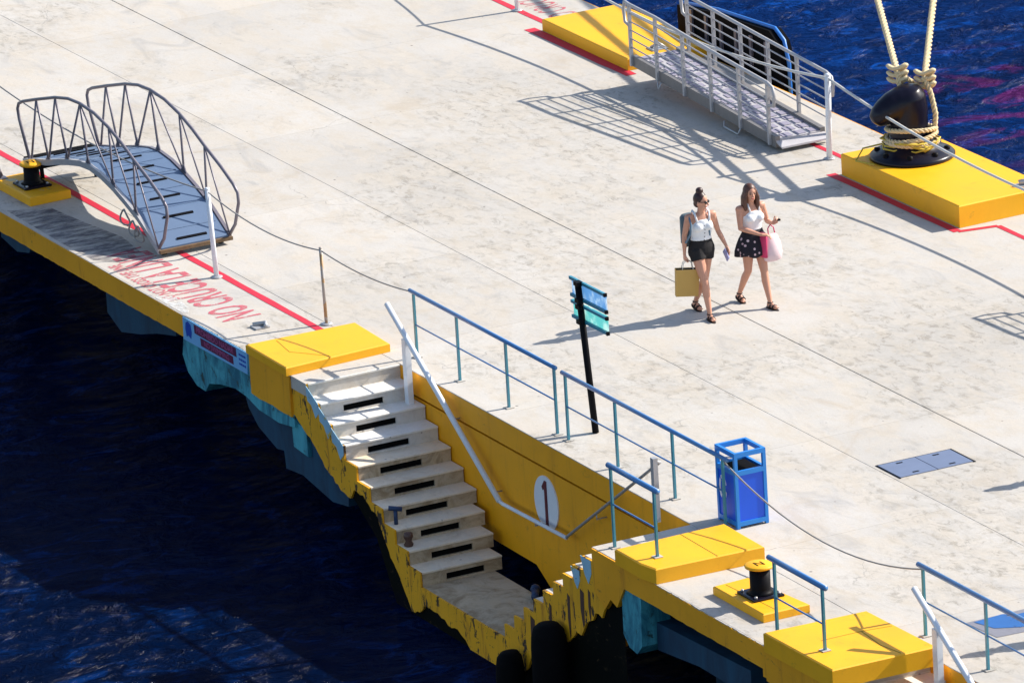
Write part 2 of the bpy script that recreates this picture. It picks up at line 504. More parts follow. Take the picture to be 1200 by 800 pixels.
def slab(x0, x1, y0, y1, gap=.006, z0=-.16):
    b = MB()
    b.box((x0+.0025, y0+(gap if y0 > YE0 else .025), z0), (x1-.0025, y1-(.007 if y1 == 2.74 else gap), 0), .004)
    return part(b, 'concrete_slab', 'conc', pier)
jx = [-22.2 + 3.08*i for i in range(14)]
rows = [(WY, 1.15, .002), (1.15, 2.74, .002), (2.74, YE1, .007)]
for (y0, y1, g) in rows:
    for a, b in zip(jx[:-1], jx[1:]):
        slab(a, b, y0, y1, g)
    slab(XMIN, jx[0], y0, y1); slab(jx[-1], XMAX, y0, y1)
front = [(XMIN, -22.2), (-22.2, -19.1), (-19.1, -16.0), (-16.0, -12.96), (-12.96, -9.88), (-9.88, -6.8), (-6.8, -3.72), (-3.72, WX0)]
for off, nxt in ((0, 12.75), (12.75, 25.5)):
    a = off+WX1
    front.append((a, a+2.6)); front.append((a+2.6, nxt+WX0))
front.append((25.45, XMAX))
for a, b in front:
    slab(a, b, YE0, WY, .003)
# core under the slabs with the stairwell notches left open
core = MB()
core.box((XMIN, WY+.06, -.62), (XMAX, YE1-.08, -.165))
for a, b in ((XMIN, -.35), (7.6, 12.4), (20.3, XMAX)):
    core.box((a, YE0+.3, -.5), (b, WY+.055, -.165))
part(core, 'deck_core', 'dark', pier)
jb = MB(); jb.box((XMIN, WY+.02, -.163), (XMAX, YE1-.04, -.161)); part(jb, 'joint_bed', 'joint', pier)
# yellow front face of the deck
def jag(x0, x1, z, amp, step=.12):
    pts = []; x = x0
    while x < x1:
        pts.append((x, z+random.uniform(-amp, amp))); x += step*random.uniform(.6, 1.4)
    pts.append((x1, z))
    return pts
def fascia(x0, x1, zb, amp=.006, m='yside'):
    bot = jag(x0, x1, zb, amp)
    top = [(x, -.006-abs(random.gauss(0, .006))) for x in [x1-(x1-x0)*i/60 for i in range(61)]]
    f = MB(); f.prism(bot+top, 'y', YE0, YE0+.12)
    part(f, 'edge_face', m, pier)
    e = MB()
    n = 80
    outer = [(x0+(x1-x0)*i/n, YE0+.004+abs(random.gauss(0, .006))) for i in range(n+1)]
    e.prism(outer+[(x1, YE0+.03), (x0, YE0+.03)], 'z', -.05, -.002)
    part(e, 'edge_strip', 'conc', pier)
fascia(XMIN, -3.48, -.28)
fascia(-1.58, -.46, -.52, .01)
fascia(-3.48, -1.58, -.295, .004, 'tealc')
fascia(8.10, 11.3, -.27)
fascia(11.3, 12.32, -.36)
fascia(20.9, XMAX, -.28)
# far side face
ff = MB(); ff.box((XMIN, YE1-.02, -.35), (XMAX, YE1+.02, -.01)); part(ff, 'edge_face', 'yside', pier)
# teal haunches and piles below
def underpart(poly, y0, y1, m, nm='haunch'):
    h = MB(); h.prism(poly, 'y', y0, y1)
    return part(h, nm, m, pier)
underpart([(-3.56, -.30), (-3.62, -.55), (-3.5, -.74), (-3.25, -.86), (-3.0, -.87), (-2.88, -.74), (-2.55, -.66), (-2.1, -.6), (-1.8, -.62), (-1.45, -.70), (-.9, -.72), (-.45, -.66), (-.43, -.5), (-.8, -.45), (-1.4, -.30)], YE0+.03, YE0+.55, 'tealc')
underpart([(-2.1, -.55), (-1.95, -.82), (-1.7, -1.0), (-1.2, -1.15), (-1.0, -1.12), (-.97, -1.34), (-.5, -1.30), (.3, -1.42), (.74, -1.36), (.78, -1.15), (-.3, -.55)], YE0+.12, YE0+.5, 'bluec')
underpart([(-.62, -.62), (-.60, -.95), (-.20, -.98), (-.22, -.62)], YE0+.07, YE0+.2, 'tealc')
underpart([(7.98, -.28), (7.97, -.85), (8.1, -.97), (8.28, -1.0), (8.40, -.88), (8.44, -.27)], YE0+.03, YE0+.4, 'tealc')
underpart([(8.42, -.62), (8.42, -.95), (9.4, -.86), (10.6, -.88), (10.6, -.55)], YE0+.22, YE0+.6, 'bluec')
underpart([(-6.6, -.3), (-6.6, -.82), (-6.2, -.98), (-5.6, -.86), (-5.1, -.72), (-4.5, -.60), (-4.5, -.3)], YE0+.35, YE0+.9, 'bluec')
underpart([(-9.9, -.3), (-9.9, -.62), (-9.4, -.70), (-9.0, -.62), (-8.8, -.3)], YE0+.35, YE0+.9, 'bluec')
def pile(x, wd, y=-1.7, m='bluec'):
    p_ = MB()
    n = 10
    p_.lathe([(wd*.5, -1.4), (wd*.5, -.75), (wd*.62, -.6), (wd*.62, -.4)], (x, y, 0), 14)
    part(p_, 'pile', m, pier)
    p_ = MB(); p_.lathe([(wd*.51, -6), (wd*.5, -1.5), (wd*.49, -1.401)], (x, y, 0), 14)
    part(p_, 'pile', 'wetshade', pier, 'lower pile painted black for the shade under the deck')  # black lower length puts the under-deck shade into the colour
for x in (-26, -20.5, -15, 9.0, 10.6, 22, 27):
    pile(x, .85)
for x in range(-26, 30, 5):
    pile(x, .8, .5, 'dark'); pile(x+1.5, .8, 4.0, 'dark'); pile(x, .8, 7.0, 'dark')

# raised yellow blocks on the deck (part of the pier)
def yblock(poly, z0, z1, name='raised_block', m='yblock', seam=None, label=None):
    b = MB()
    cx = sum(p[0] for p in poly)/len(poly); cy = sum(p[1] for p in poly)/len(poly)
    e = .018
    ins = [(p[0]+(cx-p[0])*e/max(.3, abs(cx-p[0])), p[1]+(cy-p[1])*e/max(.3, abs(cy-p[1]))) for p in poly]
    n = len(poly)
    ring = lambda pp, z: [(p[0], p[1], z) for p in pp]
    b.loft([ring(poly, z0), ring(poly, z1-e*.7), ring(ins, z1)], smooth=False)
    return b
def blk(name, poly, z0, z1, label, cat='concrete block', m='yblock', group=None):
    b = yblock(poly, z0, z1)
    cx = sum(p[0] for p in poly)/len(poly); cy = sum(p[1] for p in poly)/len(poly)
    o = b
    b.v = [(v[0]-cx, v[1]-cy, v[2]-z0) for v in b.v]
    ob = b.build(name, m); ob.location = (cx, cy, z0)
    tag(ob, label, cat, group)
    return ob
b1 = blk('kerb_block', [(-1.60, -2.825), (-.45, -2.835), (-.55, -1.38), (-1.58, -1.34)], .002, .11, 'low flat yellow block at the head of the concrete stairs')
b2 = blk('kerb_block', [(8.0, -2.84), (8.60, -2.84), (8.88, -2.79), (8.93, -1.44), (7.97, -1.42)], .002, .18, 'yellow block beside the blue litter bin, carrying one short blue railing')
b3 = blk('kerb_block', [(11.50, -2.88), (12.98, -2.86), (13.0, -1.58), (11.55, -1.62)], .002, .22, 'yellow block with a dark slot under it at the bottom right corner')
bb = blk('bollard_block', [(-3.63, 6.67), (-.66, 6.69), (-.70, 8.06), (-3.60, 8.04)], .002, .29, 'large thick yellow block under the hooked black bollard')
bl = blk('bollard_block', [(-12.25, 6.82), (-9.71, 6.80), (-9.66, 8.04), (-12.27, 8.06)], .002, .17, 'long yellow block behind the silver gangway at the top of the photo')
bA = blk('concrete_plinth', [(-10.1, -2.40), (-8.98, -2.39), (-9.0, -1.80), (-10.12, -1.84)], .002, .12, 'small yellow plinth by the arched gangway at the left edge')
bB = blk('concrete_plinth', [(9.55, -2.44), (10.70, -2.44), (10.70, -1.86), (9.52, -1.98)], .002, .10, 'small yellow plinth beneath the short bollard between the two yellow blocks')
# painted vertical faces below blocks 1 & 2 and the curved cheek
for x0, x1, z1 in ((-1.60, -.45, .0), ):
    pass
ch = MB()
ch.prism([(7.34, -.02), (7.36, -.5), (7.6, -.66), (7.75, -.5), (7.9, -.55), (8.1, -.27), (8.9, -.27), (8.9, -.006), (7.34, -.006)], 'y', YE0+.002, YE0+.3)
part(ch, 'edge_face', 'yside', pier)
ch = MB(); ch.box((11.45, YE0-.04, -.36), (12.95, YE0+.1, -.003)); part(ch, 'edge_face', 'yside', pier)
# little seams cut across the yellow tops
def seam(pts, z, wd=.008, par=None):
    s = MB()
    for a, b in zip(pts[:-1], pts[1:]):
        a, b = Vector((*a, z)), Vector((*b, z))
        t = (b-a).normalized(); n = Vector((-t.y, t.x, 0))
        s.obox((a+b)/2, t*((b-a).length/2), n*wd/2, Vector((0, 0, .0015)))
    part(s, 'seam', 'yseam', par)
M['yseam'] = m_plain('seam_dirt', (.30, .19, .01), .9)
seam([(8.0, -2.0), (8.9, -2.02)], .181, .010, b2)
seam([(-1.5, -2.45), (-1.0, -2.52), (-.55, -2.2)], .111, .008, b1)
seam([(12.1, -2.5), (12.1, -2.0), (12.15, -1.65)], .221, .010, b3)
seam([(12.1, -2.0), (12.6, -2.05), (12.95, -2.0)], .221, .010, b3)
seam([(9.6, -2.3), (10.68, -2.25)], .101, .007, bB)

# red safety lines and faded lettering, as thin sheets of paint
def stripe(pts, wd, z=.004, m='red', name='painted_line'):
    s = MB(); P = [Vector((p[0], p[1], z)) for p in pts]; L = []; Rr = []
    for i, p in enumerate(P):
        t = (P[min(i+1, len(P)-1)]-P[max(0, i-1)]).normalized(); n = Vector((-t.y, t.x, 0))
        jw = wd/2*random.uniform(.92, 1.05)
        L.append(p+n*jw); Rr.append(p-n*jw)
    k = len(P)
    s.add(L+Rr, [(i, i+1, k+i+1, k+i) for i in range(k-1)])
    return part(s, name, m, pier)
def straight(x0, y0, x1, y1, n):
    return [(x0+(x1-x0)*i/n, y0+(y1-y0)*i/n+random.uniform(-.004, .004)) for i in range(n+1)]
stripe(straight(-40, -1.70, -1.6, -1.68, 90), .105)
stripe(straight(-40, 7.06, -12.2, 7.04, 60), .11)
stripe(straight(-12.45, 6.72, -9.5, 6.74, 12), .17)
stripe(straight(-9.7, 7.05, -3.62, 7.07, 20), .085)
stripe(straight(-3.75, 6.57, -.55, 6.60, 14), .13)
stripe([(-.55, 6.60), (-.50, 6.85), (-.45, 7.12)], .09, .0045)
stripe(straight(-.45, 7.12, 20, 7.12, 40), .085)
def text(body, size, xs, loc, rot, mat, name='painted_lettering', par=None, ext=0.0, spacing=1.0, align='LEFT', bold=0.0):
    cu = bpy.data.curves.new(name, 'FONT')
    cu.body = body; cu.size = size; cu.align_x = align; cu.align_y = 'CENTER'; cu.extrude = ext
    cu.space_character = spacing
    cu.resolution_u = 3; cu.offset = bold
    t = bpy.data.objects.new(name, cu); COL.objects.link(t)
    bpy.context.view_layer.update()
    me = bpy.data.meshes.new_from_object(t.evaluated_get(bpy.context.evaluated_depsgraph_get()))
    bpy.data.objects.remove(t)
    o = bpy.data.objects.new(name, me); COL.objects.link(o)
    o.scale = (xs, 1, 1)
    o.rotation_euler = rot; 
    me.materials.clear(); me.materials.append(M[mat])
    if par:
        off = Vector((0, 0, 0)); q = par
        while q is not None:
            off += Vector(q.location); q = q.parent
        o.parent = par; o.location = Vector(loc)-off
    else:
        o.location = loc
    return o
text('NO CRUCE LA LINEA', .72, .50, (-2.88, -2.22, .004), (0, 0, pi), 'pinkline', par=pier, spacing=1.05, bold=.016)
text('DO NOT CROSS THE LINE', .24, .62, (-4.1, -2.60, .0042), (0, 0, pi), 'pinkline', par=pier, spacing=1.05, bold=.006)
text('NO CRUCE LA LINEA', .62, .42, (-12.5, 7.45, .004), (0, 0, pi), 'pinkline', par=pier, spacing=1.05)
def patch(pts, m, z, name):
    s = MB(); s.add([(x, y, z) for x, y in pts], [tuple(range(len(pts)))]); part(s, name, m, pier)
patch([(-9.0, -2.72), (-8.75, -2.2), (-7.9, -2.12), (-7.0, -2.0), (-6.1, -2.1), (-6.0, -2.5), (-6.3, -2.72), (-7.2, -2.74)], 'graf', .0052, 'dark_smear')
patch([(-4.5, -2.76), (-4.2, -2.55), (-3.7, -2.6), (-3.4, -2.76)], 'wpaint', .0052, 'white_splash')
patch([(-10.6, -2.76), (-10.4, -2.55), (-9.9, -2.5), (-9.6, -2.76)], 'wpaint', .0052, 'white_splash')
# blue painted square and grey sheet of painted shade, bottom right
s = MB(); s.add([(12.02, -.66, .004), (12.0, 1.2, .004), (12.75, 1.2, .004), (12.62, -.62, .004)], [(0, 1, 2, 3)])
tag(s.build('shade_sheet', 'shadegrey'), 'thin grey sheet of painted shade with a blue patch by the blue railing at the right edge', 'mat')  # sheet stands in for shadow, not a real mat
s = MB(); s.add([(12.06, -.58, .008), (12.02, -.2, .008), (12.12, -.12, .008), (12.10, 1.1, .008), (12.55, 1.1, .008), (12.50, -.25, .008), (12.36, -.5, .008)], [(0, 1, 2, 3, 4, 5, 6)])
sheet_ob = [o for o in bpy.data.objects if o.name.startswith('shade_sheet')][0]
part(s, 'blue_patch', 'patchblue', sheet_ob)

# ------------------------------------------------------------------ stairwells
def ragged(pts, amp=.022, step=.07):
    out = [pts[0]]
    for a, b in zip(pts[:-1], pts[1:]):
        L = math.hypot(b[0]-a[0], b[1]-a[1]); n = max(1, int(L/step))
        for i in range(1, n+1):
            t = i/n; j = amp if i < n else amp*.5
            out.append((a[0]+(b[0]-a[0])*t+random.uniform(-j, j)*.7, a[1]+(b[1]-a[1])*t+random.uniform(-j, j)))
    return out
def stairwell(ox, detailed=True):
    """two opposing flights and a landing in the notch; pieces belong to the pier's staircase"""
    st = empty('staircase', (ox, -2.1, ZW), 'concrete stairs with dark slots in the risers, going down to a low landing' if ox == 0 else 'second flight of concrete stairs cut off by the bottom right corner', 'stairs')
    YO, YI = -2.74, WY-.004
    def step(i, xb, xf, z, yi, m, sgn=1, slot=True, h=STEP_H):
        """one solid step; riser faces sgn*X at xf"""
        s = MB()
        lo = z-h
        x0, x1 = min(xb, xf), max(xb, xf)
        if slot:
            ya, yb = YO+.30+random.uniform(-.02, .02), YO+.84+random.uniform(-.02, .02)
            s.box((x0, YO, z-.075), (x1-.004, yi, z-.026))
            tr = MB(); tr.box((x0, YO-.001, z-.0255), (x1+.010, yi-.001, z), .006); part(tr, 'tread', 'tread' if m == 'step' else 'treadtop', st)
            s.box((x0+.001, YO+.001, lo), (x1-.004, ya, z-.076))
            s.box((x0+.001, yb, lo), (x1-.004, yi-.001, z-.076))
            s.box((x0+.001, ya+.001, lo), (x1-.004, yb-.001, lo+.022))
            o = part(s, 'step', m, st)
            l = MB(); l.box((x0+.03, ya+.001, lo+.024), (x1-.03, yb-.001, z-.078)); part(l, 'slot', 'slot', st)  # black box paints the shade inside the slot
        else:
            s.box((x0, YO, lo), (x1, yi, z), .008)
            o = part(s, 'step', m, st)
        return o
    for i in range(1, NS+1):
        # step i-1 -> nose at x_{i-1}, height z_{i-1}
        z = -STEP_H*(i-1); xf = ox+WX0+STEP_R*(i-1)
        yi = YI if i < 8 else YI-.06*(i-7)
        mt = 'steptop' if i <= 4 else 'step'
        if i == 1:
            step(i, xf-.33, xf, -.003, yi, mt)
        else:
            step(i, xf-STEP_R-.02, xf, z, yi, mt)
    zl = -STEP_H*NS
    xl0, xl1 = ox+WX0+STEP_R*(NS-1), ox+4.98
    L = MB(); L.box((xl0-.3, YO, zl-.26), (xl1+.4, -1.78, zl), .01); part(L, 'landing', 'step', st)
    # outer cheek wall, with a broken lower edge
    top = []
    for i in range(NS):
        x = ox+WX0+STEP_R*i; z = -STEP_H*i-.004
        top += [(x, z), (x, z-STEP_H+.003)]
    top = [(ox-.47, -.01)] + top + [(xl1+.05, zl-.004)]
    bot = [(xl1+.05, -2.3), (ox+4.5, -2.31), (ox+4.3, -2.22), (ox+4.1, -2.28), (ox+3.9, -2.12), (ox+3.7, -2.03), (ox+3.45, -2.06), (ox+3.2, -1.98), (ox+3.0, -1.99),
           (ox+2.85, -1.98), (ox+2.72, -2.12), (ox+2.5, -2.16), (ox+2.3, -1.92), (ox+2.08, -1.68), (ox+1.90, -1.48), (ox+1.72, -1.22), (ox+1.5, -1.12), (ox+1.36, -1.03),
           (ox+1.1, -1.02), (ox+1.0, -1.16), (ox+.74, -1.13), (ox+.4, -.97), (ox+.1, -.77), (ox-.2, -.62), (ox-.33, -.55), (ox-.47, -.50)]
    c = MB(); c.prism(top+ragged(bot), 'y', YO-.028, YO-.002); part(c, 'cheek_wall', 'ypeel', st)
    # black band left where the paint is gone
    c2 = MB(); c2.prism([(p[0], p[1]-.03) for p in top]+[(xl1+.03, -2.5), (ox+2.2, -2.45), (ox+1.6, -1.5), (ox+1.1, -1.20), (ox-.3, -.58)], 'y', YO-.001, YO+.0); part(c2, 'cheek_bare_and_shade', 'wetshade', st)
    # bright paint streaks over the edge of the upper steps
    if detailed:
        for i in range(3):
            x = ox+WX0+STEP_R*i+.0
            z = -STEP_H*(i+1)
            q = MB(); q.prism([(x-.02, z+.16), (x+STEP_R*.98, z+.01-.01), (x+STEP_R*.98, z-.12), (x+.22, z-.20), (x+.12, z-.06), (x+.02, z-.03)], 'y', YO-.034, YO-.027)
            part(q, 'paint_patch', 'palepaint', st)
    # opposite flight, going up towards +X
    xs = [ox+7.31-.262*k for k in range(0, 10)]
    for k, x in enumerate(xs):
        z = -STEP_H*k
        if z < zl+.05: break
        back = ox+7.31+.70 if k == 0 else xs[k-1]+.02
        s = MB(); s.box((x, YO, z-STEP_H), (back, YI if k < 7 else -1.78, z-.003 if k == 0 else z), .008)
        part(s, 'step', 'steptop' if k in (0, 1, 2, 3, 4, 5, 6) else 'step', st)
    top = []
    for k in range(9, -1, -1):
        x = ox+7.31-.262*k; z = -STEP_H*k-.004
        top += [(x, z-STEP_H+.003), (x, z)]
    top = top[1:] + [(ox+8.02, -.01)]
    bot = [(ox+8.02, -.30), (ox+7.85, -.42), (ox+7.72, -.50), (ox+7.55, -.66), (ox+7.45, -.80), (ox+7.30, -.80), (ox+7.22, -.90), (ox+7.05, -1.0), (ox+6.92, -1.18), (ox+6.80, -1.16),
           (ox+6.70, -1.26), (ox+6.55, -1.36), (ox+6.45, -1.30), (ox+6.36, -1.22), (ox+6.28, -1.40), (ox+6.1, -1.40), (ox+5.98, -1.6), (ox+5.7, -1.66), (ox+5.5, -2.0), (ox+5.2, -2.2), (ox+4.98, -2.25)]
    c = MB(); c.prism(top+ragged(bot), 'y', YO-.03, YO-.002); part(c, 'cheek_wall', 'ypeel', st)
    c = MB(); c.prism([(p[0], p[1]-.03) for p in top[:-1]]+[(ox+7.95, -.42), (ox+7.95, -2.6), (ox+4.98, -2.6)], 'y', YO-.0015, YO+.0); part(c, 'cheek_bare_and_shade', 'wetshade', st)  # black sheet paints the shade beneath this flight
    if detailed:
        for (xa, za, ww, hh) in ((7.06, -.20, .20, .28), (6.80, -.40, .16, .22)):
            q = MB(); q.prism([(ox+xa-.05, za+.015), (ox+xa+ww, za+.01), (ox+xa+ww, za-hh*.5), (ox+xa+ww*.6, za-hh), (ox+xa+ww*.2, za-hh*.7)], 'y', YO-.036, YO-.029)
            part(q, 'paint_patch', 'palepaint', st)
        for (xa, za, ww, hh) in ((6.15, -1.0, .05, .4), (6.62, -.75, .06, .5), (6.95, -.6, .09, .42), (7.15, -.55, .05, .35), (5.65, -1.3, .10, .4)):
            q = MB(); q.prism([(ox+xa, za), (ox+xa+ww, za-.03), (ox+xa+ww*.8, za-hh), (ox+xa+ww*.4, za-hh-.04), (ox+xa-.01, za-hh*.6)], 'y', YO-.034, YO-.031)
            part(q, 'rust_streak', 'rust', st)
    # inner wall of the well, upper band proud of the lower
    wl = MB()
    wl.prism([(ox-.30, -.30), (ox+7.35, -.30), (ox+7.35, -.01), (ox-.30, -.01)], 'y', WY, WY+.2)
    part(wl, 'well_wall', 'ywall', st)
    wl = MB()
    wl.prism([(ox-.30, -.335), (ox-.30, -1.60), (ox+3.30, -1.62), (ox+3.62, -1.80), (ox+4.2, -2.05), (ox+5.5, -2.0), (ox+5.8, -1.25), (ox+7.35, -.9), (ox+7.35, -.335)], 'y', WY+.012, WY+.2)
    part(wl, 'well_wall', 'ywall', st)
    wl = MB(); wl.box((ox-.3, WY+.06, -.3345), (ox+7.35, WY+.2, -.3005)); part(wl, 'groove_shade', 'slot', st)  # black strip paints the shadow inside the groove
    e = MB(); e.box((ox-.3, WY+.003, -.05), (ox+7.35, WY+.03, -.002)); part(e, 'coping', 'conc', st)
    return st
M['palepaint'] = m_paint('pale_blue_paint', (.35, .58, .72), .4, ((.6, .45, .1), .60), scale=2)
stairs = stairwell(0.0)
stairs2 = stairwell(12.75, False)

# bits standing on the stairs
t = MB(); t.tube([(1.97, -2.65, -1.244), (1.97, -2.65, -1.07)], .026); t.tube([(1.93, -2.72, -1.04), (2.01, -2.58, -1.06)], .030)
o = t.build('mooring_cleat', 'navy'); tag(o, 'small dark T-shaped iron cleat on the outer end of a stair tread', 'cleat', None)
t = MB(); t.lathe([(.05, -1.424), (.06, -1.40), (.035, -1.36), (.06, -1.31), (.05, -1.26), (.01, -1.25)], (2.30, -2.66, 0), 10)
o = t.build('mooring_stud', 'rust'); tag(o, 'stubby rusty iron stud on the stair tread below the T-shaped cleat', 'stud')
t = MB(); t.tube([(3.86, -1.80, -1.715), (4.08, -1.92, -1.715)], .045); t.tube([(3.83, -1.785, -1.705), (3.87, -1.805, -1.705)], .06)
tag(t.build('pipe_stub', 'navy'), 'short dark blue pipe lying on the landing near the opposite steps', 'pipe')
# number plate on the yellow wall
pl = empty('number_sign', (3.68, WY+.03, -.75), 'round white plate with a dark red figure 1 on the yellow stairwell wall', 'sign')
d = MB(); d.prism([(3.68+.30*cos(a), -.75+.335*sin(a)) for a in [2*pi*i/40 for i in range(40)]], 'y', WY+.034, WY-.004); part(d, 'plate', 'white', pl)
d = MB(); d.prism([(3.66, -1.03), (3.72, -1.03), (3.72, -.47), (3.67, -.47), (3.60, -.56), (3.625, -.60), (3.66, -.57)], 'y', WY-.012, WY-.005); part(d, 'numeral', 'maroon', pl)
d = MB(); d.box((3.63, WY-.012, -1.05), (3.75, WY-.0055, -1.02)); part(d, 'numeral', 'maroon', pl)

# fascia notice
nt = empty('notice_board', (-2.52, YE0-.004, -.16), 'pale blue notice with two plum lettered strips on the pier edge', 'sign')
d = MB(); d.prism([(-3.45, -.005), (-1.60, -.005), (-1.63, -.285), (-3.46, -.30)], 'y', YE0-.012, YE0-.002); part(d, 'board', 'signblue', nt)
for x0, x1, z0, z1 in ((-3.12, -1.92, -.135, -.025), (-2.95, -2.02, -.255, -.155)):
    d = MB(); d.prism([(x0, z1), (x1, z1), (x1+.01, z0), (x0+.01, z0)], 'y', YE0-.017, YE0-.0125); part(d, 'strip', 'magenta', nt)
text('PROHIBIDO NADAR', .115, 1.02, (-2.52, YE0-.019, -.08), (pi/2, 0, 0), 'pink', 'lettering', nt, align='CENTER')
text('NO SWIMMING', .105, 1.0, (-2.48, YE0-.019, -.205), (pi/2, 0, 0), 'pink', 'lettering', nt, align='CENTER')
d = MB()
d.prism([(-3.36, -.06), (-3.30, -.03), (-3.22, -.06), (-3.20, -.15), (-3.23, -.24), (-3.30, -.21), (-3.35, -.24), (-3.38, -.14)], 'y', YE0-.017, YE0-.0125); part(d, 'emblem', 'ink', nt)
d = MB()
for k in range(3):
    for j in range(4):
        d.box((-1.84+.05*j, YE0-.016, -.09-.06*k), (-1.84+.05*j+.035, YE0-.0125, -.065-.06*k))
part(d, 'small_print', 'ink', nt)['kind'] = 'stuff'

# ------------------------------------------------------------------ railings
def railing(x0, x1, y, ztop, zmid, posts, label, zb=0.0, r=.026, pm='teal', group='blue and teal pipe railings'):
    e = empty('railing', ((x0+x1)/2, y, zb), label, 'railing', group)
    t = MB(); t.tube([(x0, y, ztop), (x1, y, ztop)], r); part(t, 'top_rail', 'blue', e)
    t = MB(); t.tube([(posts[0][0], y, zmid), (posts[-1][0], y, zmid)], .011, 6); part(t, 'mid_rail', 'blue', e)
    for px, pz in posts:
        t = MB(); t.box((px-.02, y-.012, pz), (px+.02, y+.012, ztop-r*.6)); part(t, 'post', pm, e)
        t = MB(); t.box((px-.05, y-.05, pz+.0005), (px+.05, y+.05, pz+.010)); part(t, 'base_plate', 'conc', e)
    return e
railing(-.24, 3.57, -1.22, .83, .42, [(-.14, .002), (1.0, .002), (2.28, .002), (3.52, .002)], 'long blue railing running along the top of the first stairs')
railing(3.72, 7.74, -1.22, .82, .42, [(3.80, .002), (5.03, .002), (6.42, .002), (7.62, .002)], 'long blue railing that ends at the blue litter bin')
railing(7.44, 8.62, -2.58, .97, .52, [(7.50, .002), (8.53, .182)], 'short blue railing on the yellow block next to the litter bin', r=.032)
railing(11.22, 12.48, -2.62, .95, .52, [(11.34, .002), (12.40, .222)], 'short blue railing on the yellow block at the bottom right', r=.032)
railing(12.02, 18.5, -1.22, .80, .40, [(12.12, .002), (13.45, .002), (14.8, .002), (16.2, .002), (18.4, .002)], 'blue railing at the right edge beside the second stairs', r=.03)

def handrail(ox, label):
    y = -1.62
    e = empty('handrail', (ox+.42, y, -.356), label, 'handrail', 'white handrails of the stairs')
    t = MB()
    t.tube([(ox-.06, y, .78), (ox+.9, y, .165), (ox+2.68, y, -.975)], .036); part(t, 'rail', 'white', e)
    t = MB(); t.tube([(ox+2.66, y, -.97), (ox+2.76, y, -.985), (ox+4.40, y, -.955)], .024); part(t, 'rail', 'white', e)
    t = MB(); t.tube([(ox+4.38, y, -.955), (ox+6.90, y-.02, .66), (ox+6.99, y-.14, .72)], .02); part(t, 'rail', 'galv', e, 'thin grey rising length of the handrail')
    t = MB(); t.box((ox+.36, y-.04, -.356), (ox+.46, y+.03, .455)); part(t, 'post', 'white', e)
    t = MB(); t.box((ox+6.95, y-.17, -.003), (ox+7.02, y-.11, .76)); part(t, 'post', 'galv', e)
    for x, z in ((ox+1.5, -.22), (ox+2.5, -.86), (ox+3.6, -.965), (ox+5.2, -.44)):
        t = MB(); t.tube([(x, y, z), (x, y, z-.06), (x, WY+.03, z-.06)], .01, 6); part(t, 'bracket', 'galv', e)
    return e
handrail(0, 'white handrail bending along the yellow wall above the stairs')
handrail(12.68, 'white handrail coming up at the bottom right corner')

# ------------------------------------------------------------------ guard posts and ropes
def gpost(x, y, h, top, label, m='white', r=.032, rb=None):
    e = empty('rope_post', (x, y, 0), label, 'post', 'posts that carry the guard ropes')
    t = MB(); t.tube([(x, y, .004), (top[0], top[1], h)], [rb or r, r]); part(t, 'pole', m, e)
    t = MB(); t.ell((top[0], top[1], h+.01), r*1.1, r*1.1, r*.7, 8, 5); part(t, 'cap', m, e)
    t = MB(); t.lathe([(.075, .004), (.075, .014), (.05, .02)], (x, y, 0), 12); part(t, 'foot', 'galv', e)
    return e
gpost(-4.65, -1.77, 1.10, (-4.82, -1.74), 'tall white post in front of the arched gangway', 'white', .034)
gpost(-2.03, -1.52, .95, (-2.10, -1.50), 'thin rusty grey post behind the first yellow block', 'galvrust', .022)
gpost(-4.36, 6.90, 1.12, (-4.34, 6.92), 'white post at the foot of the silver gangway', 'white', .04)
gpost(-13.40, 7.02, 1.05, (-13.40, 7.02), 'white post on the red line at the top edge', 'white', .03)
gpost(4.6, 7.0, 1.05, (4.6, 7.0), 'white post on the red line beyond the right edge', 'white', .03)
def sagrope(a, b, sag, r, m, label, n=18, name='guard_rope', strands=False, group='guard ropes between posts'):
    a, b = Vector(a), Vector(b)
    pts = [a.lerp(b, i/n)+Vector((0, 0, -sag*4*(i/n)*(1-i/n))) for i in range(n+1)]
    t = MB(); t.tube([p-a for p in pts], r, 6)
    o = t.build(name, m); o.location = a
    return tag(o, label, 'rope', group)
sagrope((-4.82, -1.74, 1.08), (-11.6, -1.66, .95), .16, .011, 'ropegrey', 'grey rope running from the tall white post across the arched gangway to the left')
sagrope((-4.82, -1.74, 1.08), (-2.10, -1.50, .93), .13, .010, 'ropegrey', 'thin rope between the tall white post and the thin rusty post')
sagrope((-2.10, -1.50, .93), (-.16, -1.22, .83), .07, .010, 'ropegrey', 'thin rope from the thin rusty post to the start of the blue railing')
sagrope((-13.40, 7.02, 1.0), (-4.34, 6.92, 1.09), .30, .020, 'ropewhite', 'white rope sagging along the silver gangway')
sagrope((-4.34, 6.92, 1.09), (4.6, 6.97, 1.0), .30, .020, 'ropewhite', 'white rope passing in front of the hooked black bollard')
sagrope((-13.40, 7.02, 1.0), (-22, 7.02, 1.0), .35, .014, 'ropewhite', 'white rope leaving the top post towards the far end')
sagrope((7.66, -1.22, .78), (12.10, -1.20, .76), .32, .010, 'ropegrey', 'thin rope sagging between the litter bin and the right railing')

